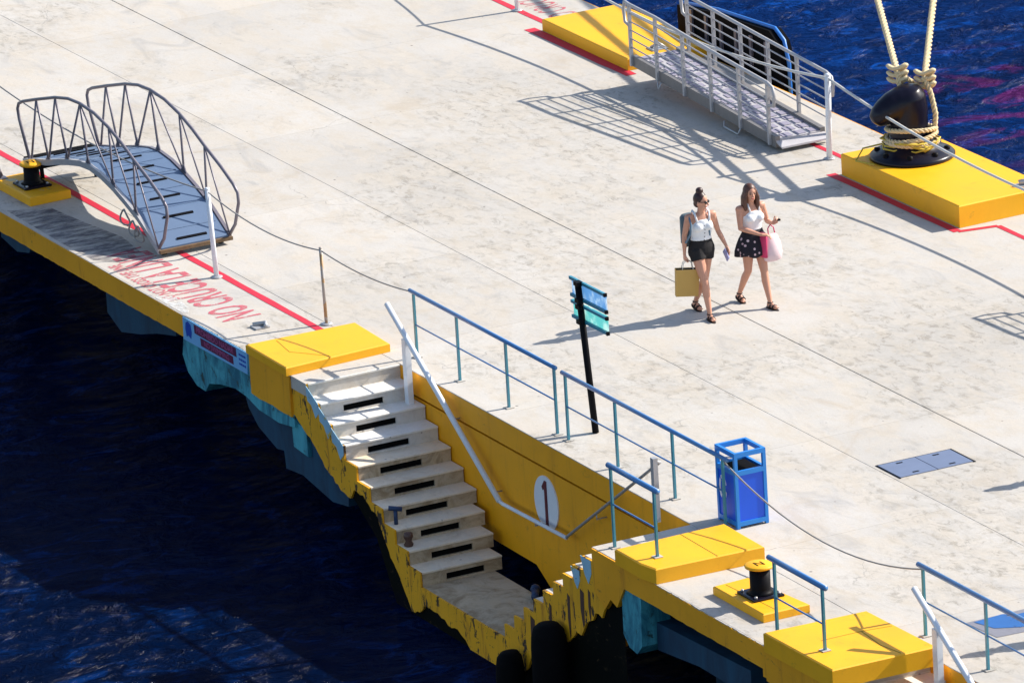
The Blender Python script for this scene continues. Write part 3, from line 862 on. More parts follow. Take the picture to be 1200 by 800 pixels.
# ------------------------------------------------------------------ arched gangway
def arched_gangway():
    YL, YR = -1.995, -.998
    e = empty('arched_gangway', (-7.9, -1.5, 0), 'arched gangway with a blue grey deck and thin lattice handrails', 'gangway')
    prof = [(-10.0, .33), (-9.6, .42), (-9.2, .50), (-8.85, .59), (-8.5, .67), (-8.15, .735), (-7.85, .755), (-7.5, .72), (-7.15, .645), (-6.8, .54), (-6.45, .42), (-6.15, .27), (-5.86, .12)]
    d = MB()
    top = prof; bot = [(x, z-.035) for x, z in reversed(prof)]
    d.prism(top+bot, 'y', YL+.03, YR-.03); part(d, 'deck_plate', 'bluedeck', e)
    for y in (YL, YR):
        t = MB()
        t.prism([(x, z+.015) for x, z in prof]+[(x, z-.065) for x, z in reversed(prof)], 'y', y-.022, y+.022); part(t, 'side_beam', 'steel' if y == YR else 'alu', e)
    def zt(x):
        for (a, za), (b, zb) in zip(prof[:-1], prof[1:]):
            if a <= x <= b: return za+(zb-za)*(x-a)/(b-a)
        return prof[-1][1]
    for i in range(11):
        x = -9.7+.375*i
        z = zt(x)
        sl = (zt(x+.05)-zt(x-.05))/.1
        c = MB(); c.obox((x, -1.49, z+.008), (.013, 0, .013*sl), (0, .21, 0), (0, 0, .008)); part(c, 'cleat', 'black', e)
    for i in range(10):
        x = -9.5+.375*i; z = zt(x); sl = (zt(x+.05)-zt(x-.05))/.1
        c = MB(); c.obox((x, -1.49, z+.003), (.008, 0, .008*sl), (0, .42, 0), (0, 0, .004)); part(c, 'deck_rib', 'bluedeck', e)
    T = [(-9.45, 1.27), (-8.82, 1.44), (-8.03, 1.54), (-7.17, 1.42), (-6.46, 1.16)]
    B = [(-9.75, .39), (-9.18, .50), (-8.56, .66), (-7.90, .755), (-7.15, .65), (-6.50, .43), (-5.88, .14)]
    for y in (YL, YR):
        railp = [(-9.82, .38), (-10.06, .86), (-10.09, 1.0), (-10.04, 1.08), (-9.9, 1.14), T[0], T[1], (-8.4, 1.52), T[2], (-7.6, 1.51), T[3], (-6.8, 1.30), T[4], (-6.0, .99), (-5.66, .84), (-5.54, .75), (-5.53, .62), (-5.68, .30), (-5.86, .13)]
        t = MB(); t.tube([(x, y, z) for x, z in railp], .022); part(t, 'handrail', 'steel', e)
        links = [(0, 0), (0, 1), (1, 1), (1, 2), (2, 2), (2, 3), (2, 4), (3, 4), (3, 5), (4, 5), (4, 6)]
        for a, b in links:
            if b > a+1 or (a, b) in ((2, 4),): r = .011
            else: r = .015
            t = MB(); t.tube([(T[a][0], y, T[a][1]), (B[b][0], y, B[b][1])], r, 6); part(t, 'brace', 'steel', e)
        for x, z in B[1:-1]:
            g = MB(); g.prism([(x-.09, z), (x+.09, z-.03), (x, z+.12)], 'y', y-.006, y+.006); part(g, 'gusset', 'steel', e)
    sk = MB(); sk.box((-5.95, YL+.0, .055), (-5.82, YR+.02, .10)); part(sk, 'skid', 'wood', e)
    sk = MB(); sk.box((-10.02, YL, .20), (-9.85, YR, .36)); part(sk, 'skid', 'rubber', e)
    for x, y in ((-5.95, YR-.1), (-5.95, YL+.1)):
        w_ = MB(); w_.tube([(x, y-.03, .045), (x, y+.03, .045)], .042, 12); part(w_, 'wheel', 'rubber', e)
    for i, (x, z) in enumerate(((-6.75, .33), (-6.5, .24), (-6.35, .20))):
        c = MB(); c.tube([(x+.13*cos(a), YL-.05-.02*sin(a*2), z+.10*sin(a)) for a in [2*pi*k/14 for k in range(14)]], .012, 6, closed=True); part(c, 'rope_coil', 'ropegrey', e)
    s = MB(); s.tube([(-9.7, YL+.12, .004), (-9.75, YL+.12, .38)], .03); part(s, 'leg', 'black', e)
    s = MB(); s.tube([(-9.7, YR-.12, .004), (-9.75, YR-.12, .38)], .03); part(s, 'leg', 'black', e)
    return e
arched_gangway()

# ------------------------------------------------------------------ silver gangway
def silver_gangway():
    YL, YR = 6.55, 7.25
    X0, X1 = -9.05, -5.12
    e = empty('silver_gangway', (-7.1, 6.9, 0), 'long silver gangway with barred handrails sloping off the long yellow block', 'gangway')
    def zd(x): return .375+(x-X0)/(X1-X0)*(.15-.375)
    sl = (.15-.375)/(X1-X0)
    b = MB(); b.prism([(X0, zd(X0)), (X1, zd(X1)), (X1, zd(X1)-.03), (X0, zd(X0)-.03)], 'y', YL+.05, YR-.05); part(b, 'walkway', 'aludeck', e)
    for y0, y1 in ((YL-.02, YL+.05), (YR-.05, YR+.02)):
        b = MB(); b.prism([(X0, zd(X0)+.04), (X1, zd(X1)+.04), (X1, zd(X1)-.11), (X0, zd(X0)-.11)], 'y', y0, y1); part(b, 'side_beam', 'beam', e)  # beams darker than the other metal: side shade put into the colour
    n = 20
    for i in range(n):
        x = X0+.1+(X1-X0-.2)*i/(n-1)
        for j in range(3):
            yy = YL+.14+.2*j+(0.05 if i % 2 else 0)
            c = MB(); c.obox((x, yy, zd(x)+.006), (.07, 0, .07*sl), (0, .07, 0), (0, 0, .002))
            part(c, 'grip_pad', 'lilac', e)
    end = MB(); end.obox((X1+.06, (YL+YR)/2, .10), (.09, 0, -.03), (0, .36, 0), (.0, 0, .012)); part(end, 'end_flap', 'aludeck', e)
    tops = [(-9.04, 1.13), (-8.31, 1.11), (-7.56, 1.05), (-6.81, .995), (-6.03, .945), (-5.25, .90)]
    def side(y, near):
        hh = 0 if near else .0
        pts = []
        for i, (x, z) in enumerate(tops):
            xx = x if near else x+.20
            zz = z if near else zd(min(xx, X1))+.80
            pts.append((xx, zz))
            zb_ = zd(min(xx, X1))-.10
            t = MB(); t.box((xx-.022, y-.02, zb_), (xx+.022, y+.02, zz-.02)); part(t, 'stanchion', 'alu', e)
        # top rail with returned loops at the ends
        a, b_ = pts[0], pts[-1]
        loop = [(a[0], a[1]-.30), (a[0]-.13, a[1]-.27), (a[0]-.16, a[1]-.10), (a[0]-.12, a[1]+.02)] + pts + [(b_[0]+.14, b_[1]-.04), (b_[0]+.18, b_[1]-.15), (b_[0]+.15, b_[1]-.29), (b_[0]+.02, b_[1]-.31)]
        t = MB(); t.tube([(x, y, z) for x, z in loop], .024); part(t, 'top_rail', 'alu', e)
        for k in range(1, 6):
            f = k/6
            t = MB()
            t.tube([(x, y, z-(z-zd(min(x, X1))-.05)*f) for x, z in pts], .011, 6); part(t, 'rail_bar', 'alu', e)
    side(YL-.035, True); side(YR+.035, False)
    for x in (-8.28, -6.1):
        t = MB(); t.tube([(x-.35 if x > -7 else x, YL-.05, zd(x)-.10), (x-.33 if x > -7 else x+.03, YL-.07, zd(x)-.17), (x+.05, YL-.07, zd(x)-.19), (x+.09, YL-.05, zd(x)-.10)], .013, 6); part(t, 'lifting_loop', 'galv', e)
    for y in (YL+.12, YR-.12):
        t = MB(); t.tube([(-5.3, y-.03, .05), (-5.3, y+.03, .05)], .048, 12); part(t, 'wheel', 'rubber', e)
    return e
gw = silver_gangway()
g3 = copy_tree(gw)
g3.location = gw.location+Vector((12.0, 0, 0))
g3['label'] = 'silver gangway standing just beyond the right edge, only its shadow showing'

# ------------------------------------------------------------------ pier fender beyond the silver gangway
fe = empty('pier_fender', (-9.6, 8.25, -1.0), 'black pier fender with a bright blue rim behind the silver gangway', 'fender')
prof = [(-10.9, -2.0), (-10.9, .42), (-9.9, .53), (-8.3, .62), (-8.08, .50), (-7.97, .22), (-7.95, -2.0)]
b = MB(); b.prism(prof, 'y', 8.22, 8.42); part(b, 'rubber_face', 'rubber', fe)
t = MB(); t.tube([(x, 8.32, z) for x, z in [(-10.9, .43), (-9.9, .55), (-8.3, .64), (-8.06, .52), (-7.95, .22), (-7.93, -1.9)]], .028); part(t, 'rim', 'fendblue', fe)
for i in range(6):
    x = -10.5+.42*i
    b = MB(); b.box((x, 8.19, .02), (x+.06, 8.222, .45)); part(b, 'rib', 'steel', fe)

# ------------------------------------------------------------------ big hooked bollard
def big_bollard():
    cx, cy, z0 = -2.95, 7.34, .29
    e = empty('hooked_bollard', (cx, cy, z0), 'large glossy black hooked bollard with mooring lines round it', 'bollard')
    b = MB(); b.lathe([(.55, z0+.002), (.555, z0+.035), (.53, z0+.06), (.42, z0+.11), (.34, z0+.15), (.30, z0+.22), (.28, z0+.3)], (cx, cy, 0), 40); part(b, 'base_flange', 'glossblack', e)
    hd = Vector((-.12, -.99, 0)).normalized()
    b = MB()
    def P(k, z): return (cx+hd.x*k, cy+hd.y*k, z)
    b.tube([P(.02, z0+.18), P(.03, z0+.45), P(.03, z0+.65), P(.05, z0+.80), P(.07, z0+.88), P(.09, z0+.93), P(.09, z0+.955)], [.265, .250, .255, .25, .205, .12, .03], 20)
    b.tube([P(-.02, z0+.74), P(.12, z0+.72), P(.25, z0+.685), P(.36, z0+.635), P(.44, z0+.585), P(.50, z0+.54), P(.52, z0+.52)], [.20, .225, .205, .175, .145, .10, .03], 18)
    b.ell(P(.10, z0+.74), .24, .24, .20, 18, 12)
    o = part(b, 'horn', 'glossblack', e)
    r = o.modifiers.new('r', 'REMESH'); r.mode = 'VOXEL'; r.voxel_size = .014; r.use_smooth_shade = True
    s = o.modifiers.new('s', 'SMOOTH'); s.iterations = 14; s.factor = .6
    for i in range(8):
        a = 2*pi*i/8+.2
        b = MB(); b.tube([(cx+.45*cos(a), cy+.45*sin(a), z0+.05), (cx+.45*cos(a), cy+.45*sin(a), z0+.125)], .038, 6); part(b, 'bolt', 'black', e)
    return e
big_bollard()

def strand_rope(path, R, m, name, label, pitch=.20, group=None, par=None, wrap=3):
    """laid rope of three strands following a polyline"""
    P = [Vector(p) for p in path]
    # resample
    L = [0]
    for a, b in zip(P[:-1], P[1:]): L.append(L[-1]+(b-a).length)
    tot = L[-1]; n = max(8, int(tot/(pitch/9)))
    def at(s):
        for i in range(len(P)-1):
            if s <= L[i+1] or i == len(P)-2:
                return P[i].lerp(P[i+1], (s-L[i])/max(1e-6, L[i+1]-L[i]))
    mb = MB()
    C = [at(tot*i/n) for i in range(n+1)]
    up = Vector((.3, .2, 1)); fr = []
    for i in range(n+1):
        t = (C[min(n, i+1)]-C[max(0, i-1)]).normalized()
        up = (up-t*up.dot(t)).normalized()
        fr.append((up.copy(), t.cross(up)))
    for k in range(wrap):
        pts = []
        for i in range(n+1):
            a = 2*pi*(tot*i/n)/pitch+2*pi*k/wrap
            pts.append(C[i]+(fr[i][0]*cos(a)+fr[i][1]*sin(a))*R*.52)
        mb.tube(pts, R*.50, 6)
    if par:
        return part(mb, name, m, par)
    mb.v = [tuple(Vector(v)-P[0]) for v in mb.v]
    o = mb.build(name, m); o.location = P[0]
    return tag(o, label, 'rope', group)
def mooring(dirv, kx, loopside, label):
    """one heavy line: loop round the bollard, a hitch, then away to the ship"""
    cx, cy = -2.95, 7.34
    K = Vector(kx)
    D = Vector(dirv)
    path = [K-D*.02] + [K+D*t for t in (.5, 2, 5, 9, 14, 22, 34)]
    o = strand_rope(path, .046, 'rope', 'mooring_line', label, .30, 'heavy mooring lines')
    # hitch
    for j, dz in enumerate((-.10, -.02, .07)):
        t = MB(); c = K+D*(.03)+Vector((0, 0, dz))
        t.tube([tuple(c+Vector((.10*cos(a)*.6, .085*cos(a), .03*sin(2*a)+.02*sin(a)))+Vector((.07*sin(a), .03*sin(a), 0))) for a in [2*pi*k/12 for k in range(12)]], .027, 7, closed=True)
        part(t, 'hitch', 'rope', o)
    return o
KA, KB = (-3.13, 7.28, 1.36), (-2.93, 7.56, 1.28)
mA = mooring((-1, .44, .173), KA, 1, 'left heavy cream mooring line knotted above the hooked bollard')
mB = mooring((-1, .68, .33), KB, -1, 'right heavy cream mooring line knotted above the hooked bollard')
def part_ropes():
    cx, cy, z0 = -2.95, 7.34, .29
    def ring(z, r, tilt, ph=0, rx=.30):
        return [(cx+rx*r*cos(a), cy+rx*r*sin(a), z+tilt*sin(a+ph)) for a in [2*pi*i/28 for i in range(29)]]
    # legs of each eye running down from the hitch to the neck of the bollard
    strand_rope([KA, (-3.10, 7.28, 1.18), (-3.22, 7.16, 1.02), (-3.27, 7.18, .75), (-3.24, 7.22, .55)], .034, 'rope', 'eye_leg', None, .18, par=mA)
    strand_rope([KA, (-3.12, 7.50, 1.2), (-3.2, 7.55, 1.0), (-3.25, 7.45, .6)], .034, 'rope', 'eye_leg', None, .18, par=mA)
    strand_rope([KB, (-2.86, 7.60, 1.1), (-2.76, 7.60, .85), (-2.74, 7.56, .60)], .038, 'rope', 'eye_leg', None, .18, par=mB)
    strand_rope([KB, (-2.95, 7.60, 1.22), (-3.05, 7.52, 1.12), (-3.15, 7.50, .95)], .034, 'rope', 'eye_leg', None, .18, par=mB)
    strand_rope(ring(.57, 1.06, .03, .6), .034, 'rope', 'eye_turn', None, .18, par=mA)
    strand_rope(ring(.66, 1.05, .05, 2.2), .034, 'rope', 'eye_turn', None, .18, par=mB)
    strand_rope(ring(.50, 1.12, .02, 3.0), .034, 'rope', 'eye_turn', None, .18, par=mB)
part_ropes()
yc = MB(); random.seed(5)
cx, cy = -2.95, 7.34
pts = []
for i in range(90):
    a = i*.42
    r = .34+.05*sin(i*1.3)+.02*random.uniform(-1, 1)
    pts.append((cx+r*cos(a), cy+r*sin(a), .50+.045*sin(i*.37)+.02*random.uniform(-1, 1)))
yc.tube(pts, .012, 5)
yc.tube([(cx-.1, cy-.38, .50), (cx-.25, cy-.58, .44), (cx-.2, cy-.72, .31), (cx+.1, cy-.62, .31)], .012, 5)
yc.tube([(cx+.31, cy-.05, .54), (cx+.36, cy+.02, .46), (cx+.33, cy-.02, .42)], .035, 6)
tag(yc.build('yellow_cord', 'ropeyellow'), 'tangled thin yellow cord round the foot of the hooked bollard', 'cord')

# small T bollards on their plinths
def small_bollard(cx, cy, z0, h, label, r=.105):
    e = empty('small_bollard', (cx, cy, z0), label, 'bollard', 'short black bollards with yellow tops')
    b = MB(); b.box((cx-.20, cy-.19, z0+.001), (cx+.20, cy+.19, z0+.03), .01); part(b, 'base_plate', 'glossblack', e)
    b = MB(); b.lathe([(r*1.45, z0+.028), (r*1.1, z0+.05), (r, z0+.09), (r, z0+h-.04)], (cx, cy, 0), 24); part(b, 'shaft', 'black', e)
    b = MB(); b.lathe([(r*1.1, z0+h-.045), (r*1.42, z0+h-.03), (r*1.45, z0+h-.01), (r*1.35, z0+h)], (cx, cy, 0), 28); part(b, 'cap', 'yblock', e)
    for i in range(4):
        x = cx+(.155 if i % 2 else -.155); y = cy+(.145 if i > 1 else -.145)
        b = MB(); b.tube([(x, y, z0+.03), (x, y, z0+.05)], .018, 6); part(b, 'bolt', 'galv', e)
    text('N', .17, .9, (cx-.0, cy-.0, z0+h+.002), (0, 0, pi/2), 'slot', 'mark', e, .001, align='CENTER')
    return e
small_bollard(-9.50, -2.12, .12, .31, 'short black bollard with a yellow top beside the arched gangway')
small_bollard(10.12, -2.15, .10, .36, 'short black bollard with a yellow top in front of the litter bin', .115)
c = MB(); c.tube([(-10.05, -2.32, .14), (-10.1, -2.36, .30), (-10.15, -2.3, .14)], .035, 8); c.box((-10.25, -2.42, .002), (-9.98, -2.25, .13))
tag(c.build('mooring_shackle', 'steel'), 'dark iron shackle on the left edge by the small plinth', 'shackle')
c = MB()
c.tube([(-2.50, -2.30, .03), (-2.42, -2.16, .05), (-2.34, -2.20, .03)], .028, 8); c.box((-2.52, -2.33, .003), (-2.34, -2.14, .02))
tag(c.build('deck_cleat', 'galv'), 'small silver metal eye on the deck near the first yellow block', 'cleat')
c = MB(); c.tube([(-9.95, 7.28, .19), (-9.9, 7.38, .25), (-9.85, 7.45, .19)], .02, 6); c.box((-10.0, 7.24, .171), (-9.8, 7.48, .185))
tag(c.build('deck_cleat', 'galv'), 'small silver eye bolt on the long yellow block', 'cleat')
c = MB(); c.tube([(-.95, 7.74, .33), (-.90, 7.82, .35), (-.88, 7.88, .33)], .04, 8); c.box((-1.0, 7.70, .291), (-.84, 7.92, .31))
tag(c.build('deck_cleat', 'galv'), 'small silver shackle on the large yellow block at the right edge', 'cleat')

# ------------------------------------------------------------------ sign on a leaning pole
sg = empty('back_of_sign', (3.74, -.83, 0), 'two teal and blue panels seen from behind on a leaning black pole', 'sign')
t = MB(); t.tube([(3.74, -.83, .004), (3.50, -.83, 1.76)], .042); part(t, 'pole', 'black', sg)
def signpt(a, h): return (3.26+a*.86+.0*(h), -.79, 1.30+h*.49)
def skew(a, h):   # board follows the lean of the pole
    return (3.27+.86*a-(h)*.02, 1.305+.49*h)
M['skypanel'] = m_translucent('sign_back_blue', (.35, .60, .85), (.85, .92, .98))
M['aquapanel'] = m_translucent('sign_back_aqua', (.35, .80, .78), (.80, .97, .93))
M['tealbar'] = m_plain('teal_bar', (.03, .24, .34), .5)
for h0, h1, m in ((.52, 1.0, 'skypanel'), (0.0, .44, 'aquapanel')):
    b = MB(); b.prism([skew(0, h0), skew(1, h0), skew(1, h1), skew(0, h1)], 'y', -.785, -.775); part(b, 'panel', m, sg)
for h in (.98, .56, .40, .03):
    b = MB(); b.prism([skew(-.01, h-.045), skew(1.01, h-.045), skew(1.01, h+.03), skew(-.01, h+.03)], 'y', -.815, -.786); part(b, 'channel', 'tealbar', sg)
    b = MB(); b.prism([skew(1.0, h-.05), skew(1.03, h-.05), skew(1.03, h+.035), skew(1.0, h+.035)], 'y', -.82, -.78); part(b, 'end_cap', 'black', sg)
for h in (.56, .40, .98, .03):
    b = MB(); x, z = skew(.31, h); b.box((x-.05, -.80, z-.03), (x+.05, -.875, z+.02)); part(b, 'clamp', 'black', sg)

# ------------------------------------------------------------------ litter bin
def litter_bin(x0, x1, y0, y1, h, label):
    e = empty('litter_bin', ((x0+x1)/2, (y0+y1)/2, 0), label, 'bin')
    for (x, y) in ((x0, y0), (x1, y0), (x1, y1), (x0, y1)):
        sx = .04 if x == x0 else -.04; sy = .04 if y == y0 else -.04
        b = MB(); b.box((x, y, .004), (x+sx, y+sy, h)); part(b, 'corner_post', 'binframe', e)
    for z in (.03, h-.27, h-.055):
        for a, c_ in (((x0+.04, y0, z), (x1-.04, y0+.035, z+.055)), ((x0+.04, y1-.035, z), (x1-.04, y1, z+.055)), ((x0, y0+.04, z), (x0+.035, y1-.04, z+.055)), ((x1-.035, y0+.04, z), (x1, y1-.04, z+.055))):
            b = MB(); b.box(a, c_); part(b, 'frame_bar', 'binframe', e)
    zp = h-.27
    for a, c_ in (((x0+.041, y0+.012, .085), (x1-.041, y0+.024, zp)), ((x0+.041, y1-.024, .085), (x1-.041, y1-.012, zp)), ((x0+.012, y0+.041, .085), (x0+.024, y1-.041, zp)), ((x1-.024, y0+.041, .085), (x1-.012, y1-.041, zp))):
        b = MB(); b.box(a, c_); part(b, 'side_panel', 'binblue', e)
    # waste bag inside and a rain cover plate
    b = MB(); b.box((x0+.05, y0+.05, zp-.12), (x1-.05, y1-.05, zp+.05), .03); part(b, 'liner', 'rubber', e)
    b = MB(); b.obox(((x0+x1)/2-.02, (y0+y1)/2-.03, h-.12), ((x1-x0)*.26, 0, .03), (0, (y1-y0)*.22, 0), (0, 0, .006)); part(b, 'inner_tray', 'galv', e)
    # round white emblem on the side that faces the rail
    n = 24; mx = x0+.14; mz = .42
    for a0, a1 in ((.3, 2.1), (2.4, 4.2), (4.5, 6.0)):
        pts = [(mx+.085*cos(a0+(a1-a0)*i/9), mz+.15*sin(a0+(a1-a0)*i/9)) for i in range(10)]+[(mx+.055*cos(a1-(a1-a0)*i/9), mz+.11*sin(a1-(a1-a0)*i/9)) for i in range(10)]
        b = MB(); b.prism(pts, 'y', y0+.006, y0+.0115); part(b, 'recycling_arrow', 'white', e)
    return e
litter_bin(7.34, 7.80, -1.165, -.76, .90, 'blue square litter bin with an open top at the end of the long railing')

# ------------------------------------------------------------------ hatch in the deck
hc = empty('deck_hatch', (7.08, 1.7, 0), 'flush blue grey two-leaf hatch plate in the concrete deck', 'hatch')
for y0, y1 in ((1.22, 1.71), (1.72, 2.18)):
    b = MB(); b.box((6.81, y0, .003), (7.34, y1, .010)); part(b, 'leaf', 'hatch', hc)
    for xx in (6.87, 7.25):
        b = MB(); b.box((xx, (y0+y1)/2-.04, .0102), (xx+.03, (y0+y1)/2+.04, .0125)); part(b, 'lifting_slot', 'black', hc)
b = MB()
for x0, x1, y0, y1 in ((6.79, 7.36, 1.20, 1.218), (6.79, 7.36, 2.182, 2.21), (6.79, 6.808, 1.218, 2.182), (6.81, 7.34, 1.711, 1.719)):
    b.box((x0, y0, .002), (x1, y1, .007))
part(b, 'frame', 'black', hc)

# ------------------------------------------------------------------ rubber fenders along the landing
def upright_fender(x, y, wd, ztop, label, yaw=0):
    e = empty('rubber_fender', (x, y, ztop), label, 'fender', 'black rubber fenders on the landing')
    r = wd/2; rings = []
    def ring(sx, sy, z): return [(r*sx*cos(a), .17*sy*sin(a), z) for a in [2*pi*i/24 for i in range(24)]]
    t = MB(); t.loft([ring(1, 1, -1.6), ring(1.0, 1, -.32), ring(.95, .97, -.18), ring(.80, .9, -.07), ring(.52, .7, -.015), ring(.2, .3, 0)])
    t.build('rubber_body', 'rubber', e)
    e.rotation_euler = (0, 0, yaw)
    return e
upright_fender(6.45, -2.95, .48, -1.12, 'tall black rubber fender standing where the two flights meet', .4)
upright_fender(5.42, -2.96, .34, -1.76, 'lower black rubber fender at the end of the landing', .3)

# ------------------------------------------------------------------ people
def capsule(mb, a, b, ra, rb, n=12):
    a, b = Vector(a), Vector(b); t = (b-a); L = t.length; t = t/L if L > 1e-6 else Vector((0, 0, 1))
    pts = []; rr = []
    for k in range(4, 0, -1):
        th = pi/2*k/4.2
        pts.append(a-t*ra*sin(th)); rr.append(max(.001, ra*cos(th)))
    for k in range(5):
        pts.append(a.lerp(b, k/4)); rr.append(ra+(rb-ra)*k/4)
    for k in range(1, 5):
        th = pi/2*k/4.2
        pts.append(b+t*rb*sin(th)); rr.append(max(.001, rb*cos(th)))
    mb.tube(pts, rr, n)
def erings(spec, n=20, wob=0):
    """spec: (z, cx, cy, half_x, half_y)"""
    out = []
    for z, cx, cy, hx, hy in spec:
        rg = []
        for k in range(n):
            a = 2*pi*k/n
            s = 1+wob*sin(a*6+z*9) if wob else 1
            rg.append((cx+hx*cos(a)*s, cy+hy*sin(a)*s, z))
        out.append(rg)
    return out
def hand(mb, w, d, pal, curl=.6, side=1):
    """palm and five fingers: w wrist point, d direction of the hand, pal palm normal"""
    w, d, pal = Vector(w), Vector(d).normalized(), Vector(pal).normalized()
    sdv = d.cross(pal).normalized()*side
    capsule(mb, w, w+d*.03, .022, .022, 8)
    mb.obox(w+d*.055, d*.038, sdv*.034, pal*.012)
    for i, (off, L) in enumerate(((-.028, .068), (-.010, .078), (.009, .074), (.027, .058))):
        b = w+d*.09+sdv*off
        c = b+(d*cos(curl*.5)+pal*sin(curl*.5))*L*.5
        e = c+(d*cos(curl*1.4)+pal*sin(curl*1.4))*L*.5
        capsule(mb, b-d*.01, c, .0095, .0085, 6); capsule(mb, c, e, .0085, .007, 6)
    t0 = w+d*.035-sdv*.030
    t1 = t0+(d*.6-sdv*.6+pal*.35).normalized()*.035
    t2 = t1+(d*.85-sdv*.1+pal*.4).normalized()*.03
    capsule(mb, t0, t1, .012, .010, 6); capsule(mb, t1, t2, .010, .008, 6)
def person(loc, yaw, label, J, hair, dress):
    """J: joint positions in local space, +X forward, +Y the person's left"""
    e = empty('person', loc, label, 'person')
    b = MB()
    hz = J['hip'][2]; hp = Vector(J['hip']); ch = Vector(J['chest']); nk = Vector(J['neck']); hd = Vector(J['head'])
    def lerp(a, b_, t): return a+(b_-a)*t
    def tor(t, hx, hy, dz=0):
        p = lerp(hp, ch, t) if t <= 1 else lerp(ch, nk, t-1)
        return (p.z+dz, p.x, p.y, hx, hy)
    torso = [tor(-.28, .085, .13), tor(-.12, .105, .168), tor(.08, .105, .165), tor(.35, .090, .135), tor(.58, .084, .122), tor(.82, .098, .140), tor(1.0, .108, .150), tor(1.25, .098, .158), tor(1.55, .078, .150), tor(1.75, .062, .10), tor(1.92, .050, .058)]
    b.loft(erings(torso))
    # bust
    for sy in (-1, 1): b.ell((ch.x+.065, ch.y+sy*.068, ch.z+.01), .062, .062, .058, 12, 8)
    capsule(b, nk-Vector((0, 0, .05)), hd-Vector((0, 0, .06)), .050, .046)
    # head: skull, jaw, nose, ears
    fr = Vector(J['face']).normalized(); fs = Vector((0, 0, 1)).cross(fr).normalized(); fu = fr.cross(fs)
    HR = Matrix((fr, fs, fu)).transposed()
    b.ell(hd+fr*-.008+fu*.015, .092, .074, .098, 18, 12, HR)
    b.ell(hd+fr*.030-fu*.050, .052, .050, .060, 14, 10, HR)
    capsule(b, hd+fr*.086+fu*.012, hd+fr*.106-fu*.022, .009, .014, 8)
    for s_ in (-1, 1): b.ell(hd+fs*.076*s_-fu*.008, .018, .008, .028, 8, 6, HR)
    b.ell(hd+fr*.078-fu*.052, .014, .024, .010, 8, 6, HR)
    for s in (1, -1):
        k = 'L' if s == 1 else 'R'
        sh, el, wr = [Vector(p) for p in J['arm'+k]]
        capsule(b, sh+Vector((0, -s*.03, .0)), sh, .052, .050)
        capsule(b, sh, lerp(sh, el, .5), .046, .041); capsule(b, lerp(sh, el, .5), el, .041, .033)
        capsule(b, el, lerp(el, wr, .35), .034, .034); capsule(b, lerp(el, wr, .35), wr, .034, .020)
        hand(b, wr, J['hand'+k][0], J['hand'+k][1], J['hand'+k][2], s)
        h, kn, an, toe = [Vector(p) for p in J['leg'+k]]
        capsule(b, h, lerp(h, kn, .4), .090, .076); capsule(b, lerp(h, kn, .4), kn, .076, .050)
        capsule(b, kn, lerp(kn, an, .3)+Vector((-.012, 0, 0)), .050, .052); capsule(b, lerp(kn, an, .3)+Vector((-.012, 0, 0)), an, .052, .030)
        fd = (toe-an); fd.z = 0; fd.normalize()
        heel = an-fd*.035+Vector((0, 0, -.045))
        capsule(b, an, heel, .030, .028); capsule(b, heel, toe-fd*.03, .027, .028); capsule(b, an-Vector((0, 0, .02)), toe-fd*.06, .028, .026)
        sd = fd.cross(Vector((0, 0, 1)))
        for i in range(5):
            q = toe-fd*.03+sd*s*(-.026+.013*i)
            capsule(b, q, q+fd*(.030-.003*i), .0105-.0008*i, .009-.0008*i, 6)
    body = b.build('body', 'skin', e)
    r = body.modifiers.new('remesh', 'REMESH'); r.mode = 'VOXEL'; r.voxel_size = .0062; r.use_smooth_shade = True
    sm = body.modifiers.new('smooth', 'SMOOTH'); sm.iterations = 4; sm.factor = .5
    # face details
    for s in (1, -1):
        q = MB(); q.ell(hd+fr*.076+fs*.030*s+fu*.010, .010, .013, .007, 10, 6, HR); q.build('eye', 'eye', e)
        q = MB(); q.ell(hd+fr*.080+fs*.030*s+fu*.030, .008, .020, .004, 8, 5, HR); q.build('eyebrow', hair, e)
    q = MB(); q.ell(hd+fr*.084-fu*.050, .009, .022, .007, 10, 6, HR); q.build('mouth', 'lips', e)
    # sandals
    for k in ('L', 'R'):
        h, kn, an, toe = [Vector(p) for p in J['leg'+k]]
        fd = (toe-an); tl = Vector((toe.x-an.x, toe.y-an.y, (toe.z+.0)-(an.z-.045))).normalized()
        sd = tl.cross(Vector((0, 0, 1))).normalized(); upv = sd.cross(tl)
        heel = an-tl*.05+Vector((0, 0, -.045)); mid = (heel+toe)/2
        q = MB(); Ls = (toe-heel).length/2+.03
        poly = []
        for i in range(20):
            a = 2*pi*i/20
            wd = .044*(1-.15*cos(a))
            p = mid+tl*Ls*cos(a)+sd*wd*sin(a)-upv*.030
            poly.append(p)
        q.loft([[p-upv*.016 for p in poly], poly], smooth=False)
        q.build('sandal_sole', 'leather', e)
        q = MB()
        for f, w_ in ((.70, .040), (.42, .042)):
            c = heel.lerp(toe, f)
            q.tube([c+sd*w_*cos(a)+upv*(w_*1.0*sin(a)-.016) for a in [pi*i/8 for i in range(9)]], .010, 6)
        c = an+Vector((0, 0, -.005))
        q.tube([c+Vector((.034*cos(a), .034*sin(a), 0)) for a in [2*pi*i/12 for i in range(12)]], .008, 6, closed=True)
        q.build('sandal_strap', 'leather', e)
    dress(e, J, hp, ch, nk, hd, fr, fs, fu, HR, tor)
    e.rotation_euler = (0, 0, yaw); e.scale = (.95, .95, .95)
    return e

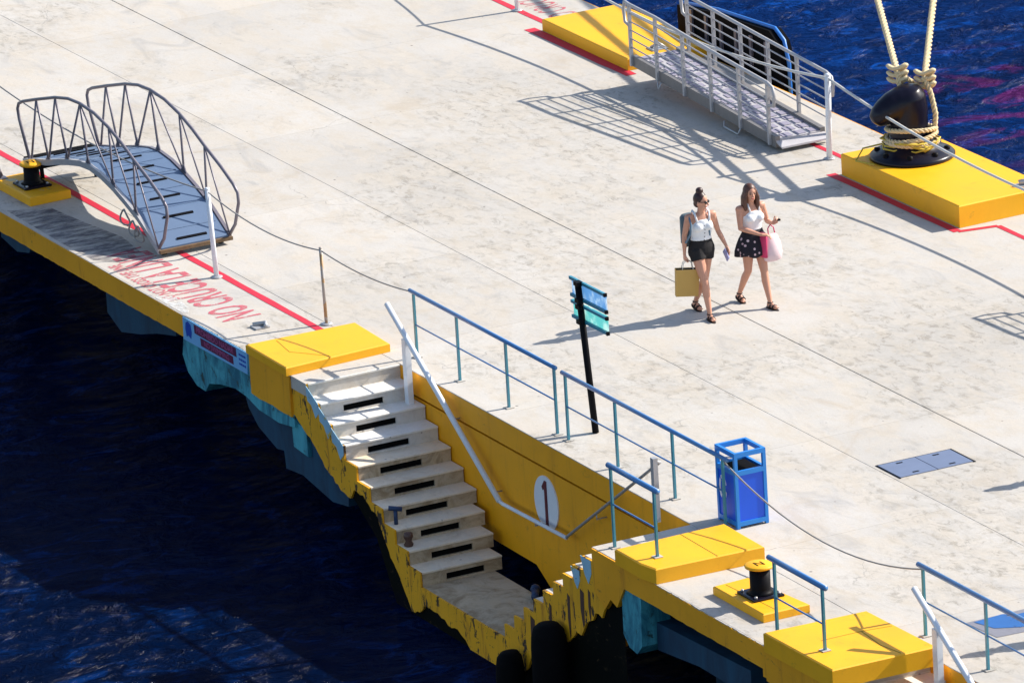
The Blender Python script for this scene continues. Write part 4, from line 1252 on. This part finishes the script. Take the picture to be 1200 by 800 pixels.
def top_mesh(e, tor, ch, lo, name='top', mat='cloth', pad=.013):
    b = MB()
    sp = [tor(lo, .100, .145), tor(.58, .084+pad, .122+pad), tor(.82, .098+pad, .140+pad), tor(1.0, .108+pad, .150+pad*.8), tor(1.22, .102+pad, .148+pad*.5), tor(1.42, .090+pad, .128), tor(1.52, .080+pad, .10)]
    b.loft(erings(sp, 24))
    for sy in (-1, 1): b.ell((ch.x+.070, ch.y+sy*.068, ch.z+.01), .070, .072, .066, 12, 8)
    o = b.build(name, mat, e)
    r = o.modifiers.new('remesh', 'REMESH'); r.mode = 'VOXEL'; r.voxel_size = .008; r.use_smooth_shade = True
    s = o.modifiers.new('smooth', 'SMOOTH'); s.iterations = 5
    return o
def strap(e, pts, r, m, name='strap'):
    b = MB(); b.tube(pts, r, 6); return b.build(name, m, e)

def dress1(e, J, hp, ch, nk, hd, fr, fs, fu, HR, tor):
    top_mesh(e, tor, ch, .40)
    for s in (-1, 1):
        strap(e, [(ch.x+.09, s*.085+ch.y, ch.z+.08), (ch.x+.055, s*.10+ch.y, ch.z+.185), (ch.x-.02, s*.10+ch.y, ch.z+.215), (ch.x-.09, s*.085+ch.y, ch.z+.10)], .014, 'cloth', 'shoulder_strap')
    for i in range(5):
        q = MB(); q.ell((ch.x+.128-.012*abs(i-1), ch.y, ch.z+.03-.05*i), .006, .007, .007, 8, 5); q.build('button', 'leather', e)
    # shorts
    b = MB(); b.loft(erings([tor(-.30, .112, .175), tor(-.12, .122, .184), tor(.08, .118, .178), tor(.30, .102, .150), tor(.46, .096, .138)], 24))
    for k in ('L', 'R'):
        h, kn = Vector(J['leg'+k][0]), Vector(J['leg'+k][1])
        b.tube([h+Vector((0, 0, .04)), h+(kn-h)*.10, h+(kn-h)*.26], [.100, .104, .102], 16)
    o = b.build('shorts', 'blackcloth', e)
    r = o.modifiers.new('remesh', 'REMESH'); r.mode = 'VOXEL'; r.voxel_size = .009; r.use_smooth_shade = True
    # hair with a top bun
    b = MB(); b.ell(hd-fr*.022+fu*.030, .092, .082, .098, 16, 12, HR); b.ell(hd-fr*.05-fu*.035, .055, .062, .06, 12, 8, HR)
    b.ell(hd-fr*.035+fu*.138, .050, .052, .046, 12, 8, HR); b.ell(hd-fr*.05+fu*.11, .035, .035, .03, 10, 6, HR)
    o = b.build('hair', 'hairdark', e)
    r = o.modifiers.new('remesh', 'REMESH'); r.mode = 'VOXEL'; r.voxel_size = .007; r.use_smooth_shade = True
    # sunglasses
    b = MB()
    for s in (1, -1):
        b.ell(hd+fr*.090+fs*.031*s+fu*.010, .008, .027, .020, 12, 6, HR)
        b.tube([hd+fr*.086+fs*.055*s+fu*.014, hd+fs*.080*s+fu*.012], .004, 5)
    b.tube([hd+fr*.094-fs*.03+fu*.014, hd+fr*.098+fu*.014, hd+fr*.094+fs*.03+fu*.014], .004, 5)
    b.build('sunglasses', 'lens', e)
def dress2(e, J, hp, ch, nk, hd, fr, fs, fu, HR, tor):
    top_mesh(e, tor, ch, .28)
    for s in (-1, 1):
        strap(e, [(ch.x+.09, s*.07+ch.y, ch.z+.10), (ch.x+.05, s*.075+ch.y, ch.z+.19), (ch.x-.02, s*.075+ch.y, ch.z+.215), (ch.x-.09, s*.07+ch.y, ch.z+.12)], .012, 'cloth', 'shoulder_strap')
    # flared skirt
    b = MB(); n = 40; rings = []
    for t, hx, hy, wv in ((.50, .098, .138, 0), (.34, .108, .152, .0), (.10, .140, .196, .02), (-.15, .168, .226, .045), (-.42, .190, .248, .07), (-.62, .198, .256, .085)):
        z, cx_, cy_, a_, b_ = tor(t, hx, hy)
        rings.append([(cx_+a_*cos(2*pi*k/n)*(1+wv*sin(9*2*pi*k/n+t*2)), cy_+b_*sin(2*pi*k/n)*(1+wv*sin(9*2*pi*k/n+t*2)), z+(.012*sin(5*2*pi*k/n) if t < -.5 else 0)) for k in range(n)])
    b.loft(rings, cap=False)
    o = b.build('skirt', 'floral', e)
    s = o.modifiers.new('solid', 'SOLIDIFY'); s.thickness = .006
    # long loose hair
    b = MB(); b.ell(hd-fr*.020+fu*.030, .095, .086, .098, 16, 12, HR)
    for k in range(11):
        a = -1.9+3.8*k/10
        dv = (-fr*cos(a)+fs*sin(a))
        p0 = hd+dv*.060+fu*.04; p1 = hd+dv*.092-fu*.05; p2 = hd+dv*.095-fu*.16; p3 = hd+dv*.080-fu*(.25+.03*sin(k*2.1))
        b.tube([p0, p1, p2, p3], [.030, .032, .030, .012], 8)
    o = b.build('hair', 'hairbrown', e)
    r = o.modifiers.new('remesh', 'REMESH'); r.mode = 'VOXEL'; r.voxel_size = .009; r.use_smooth_shade = True

# woman on the left
J1 = dict(hip=(0, 0, .90), chest=(.02, 0, 1.20), neck=(.03, 0, 1.40), head=(.06, .005, 1.535), face=(.80, .58, -.12),
          armR=[(.01, -.165, 1.335), (-.03, -.215, 1.09), (-.01, -.235, .86)], handR=[(.02, .02, -1), (0, 1, 0), 1.5],
          armL=[(.03, .165, 1.335), (.02, .235, 1.10), (.12, .30, .90)], handL=[(.35, .15, -.9), (.1, -1, 0), 1.0],
          legR=[(.02, -.075, .86), (.17, -.045, .47), (.25, -.04, .085), (.40, -.05, .035)],
          legL=[(-.01, .075, .86), (-.02, .035, .47), (-.25, -.01, .12), (-.13, .005, .035)])
W1 = (.50, 2.40, 0)
p1 = person(W1, radians(-4), 'person in white buttoned top and black shorts, hair in a bun, walking', J1, 'hairdark', dress1)
# woman on the right
J2 = dict(hip=(0, 0, .89), chest=(.01, -.01, 1.19), neck=(.02, -.02, 1.39), head=(.045, -.035, 1.525), face=(.93, -.12, -.05),
          armR=[(.0, -.185, 1.325), (.06, -.215, 1.09), (.24, -.03, 1.01)], handR=[(.55, .75, -.08), (0, 0, -1), .9],
          armL=[(.02, .145, 1.325), (.01, .225, 1.09), (.17, .20, 1.10)], handL=[(.55, .25, .35), (-.3, -.8, .2), .9],
          legR=[(-.01, -.075, .85), (-.03, -.075, .47), (-.26, -.08, .12), (-.14, -.085, .035)],
          legL=[(.02, .075, .85), (.13, .07, .46), (.24, .065, .085), (.39, .075, .035)])
W2 = (.55, 3.09, 0)
p2 = person(W2, radians(4), 'person with long loose brown hair, white top and dark floral skirt', J2, 'hairbrown', dress2)

def world_of(p, e, yaw): return Matrix.Rotation(yaw, 3, 'Z') @ (Vector(p)*.95)+Vector(e)
# things they carry
bg = empty('shopping_bag', (0, 0, 0), 'stiff tan paper bag held low by the person in black shorts', 'bag')
b = MB(); 
b.loft([[(-.04, -.138, .0), (.04, -.138, 0), (.04, .138, 0), (-.04, .138, 0)], [(-.05, -.147, .34), (.05, -.147, .34), (.05, .147, .34), (-.05, .147, .34)]], cap=False, smooth=False)
b.add([(-.04, -.138, .0), (.04, -.138, 0), (.04, .138, 0), (-.04, .138, 0)], [(0, 1, 2, 3)])
o = b.build('sack', 'paperbag', bg); s = o.modifiers.new('s', 'SOLIDIFY'); s.thickness = .003
for x in (-.045, .045):
    b = MB(); b.tube([(x, -.07, .33), (x*.6, -.05, .42), (x*.3, 0, .455), (x*.6, .05, .42), (x, .07, .33)], .005, 6); b.build('handle', 'ropewhite', bg)
b = MB(); b.box((-.044, -.13, .30), (.044, .13, .33)); b.build('contents', 'black', bg)
hw = world_of(J1['armR'][2], W1, radians(-4))
bg.location = (hw.x+.0, hw.y, hw.z-.080-.455)
bg.rotation_euler = (radians(-4), 0, radians(-18))

bp = empty('backpack', (0, 0, 0), 'slate grey backpack on the back of the person in black shorts', 'backpack')
b = MB(); b.loft([[(x*(.75 if z in (0, .42) else 1), y*(.80 if z in (0, .42) else 1), z) for x, y in ((-.075, -.12), (-.10, -.06), (-.11, 0), (-.10, .06), (-.075, .12), (0.03, .14), (.05, 0), (.03, -.14))] for z in (0, .04, .15, .28, .38, .42)])
b.build('pack', 'grape', bp)
b = MB(); b.loft([[(x, y*(.8 if z in (.03, .2) else 1), z) for x, y in ((-.10, -.09), (-.145, -.06), (-.145, .06), (-.10, .09))] for z in (.03, .06, .17, .20)]); b.build('pocket', 'grape', bp)
for s in (-1, 1):
    b = MB(); b.tube([(.04, s*.09, .38), (.12, s*.105, .455), (.20, s*.11, .455), (.272, s*.115, .36), (.28, s*.135, .24), (.20, s*.165, .12), (.06, s*.13, .05)], .013, 6); b.build('strap', 'strapblue', bp)
wp = world_of((-.16, -.06, .90), W1, radians(-4)); bp.location = wp; bp.rotation_euler = (0, 0, radians(-4)); bp.scale = (.95, .95, .95)

ph = MB(); ph.obox((0, 0, 0), (.05, 0, -.05), (0, .006, 0), (.028, 0, .028))
o = ph.build('phone', 'phone'); tag(o, 'small lilac phone in the left hand of the person with a bun', 'phone')
o.location = world_of((.165, .27, .80), W1, radians(-4))

tb = empty('tote_bag', (0, 0, 0), 'pale pink tote bag with hot pink strap beside the floral skirt', 'bag')
b = MB()
b.loft([[(hx*cos(a)*(1+.06*sin(3*a+z*9)), hy*sin(a), z) for a in [2*pi*i/18 for i in range(18)]] for z, hx, hy in ((0, .05, .10), (.02, .085, .145), (.12, .10, .165), (.24, .085, .145), (.34, .045, .10), (.38, .022, .06))])
b.build('sack', 'pinkbag', tb); tb.scale = (.85, .85, .9)
b = MB(); b.tube([(0, -.06, .36), (-.02, -.05, .46), (-.03, 0, .50), (-.02, .05, .46), (0, .06, .36)], .009, 6); b.build('handle', 'hotpink', tb)
b = MB(); b.loft([[(.075*cos(a)-.0, -.155+.035*sin(a), z) for a in [2*pi*i/10 for i in range(10)]] for z in (.08, .2, .34, .42)]); b.build('scarf', 'hotpink', tb)
tb.location = world_of((.16, .19, .60), W2, radians(4)); tb.rotation_euler = (0, 0, radians(8))
c = MB(); c.box((-.03, -.02, -.012), (.03, .02, .012), .004)
o = c.build('camera_case', 'black'); tag(o, 'tiny dark case in the raised hand of the person in the skirt', 'case')
o.location = world_of((.25, .24, 1.16), W2, radians(4))

# walkers beyond the right edge whose shadows reach into the picture
for (lx, ly), lab in (((8.55, 4.0), 'person walking just beyond the right edge, only the shadow showing'), ((13.15, .95), 'person standing beyond the bottom right corner, only the shadow showing')):
    q = copy_tree(p1); q.location = (lx, ly, 0); q['label'] = lab
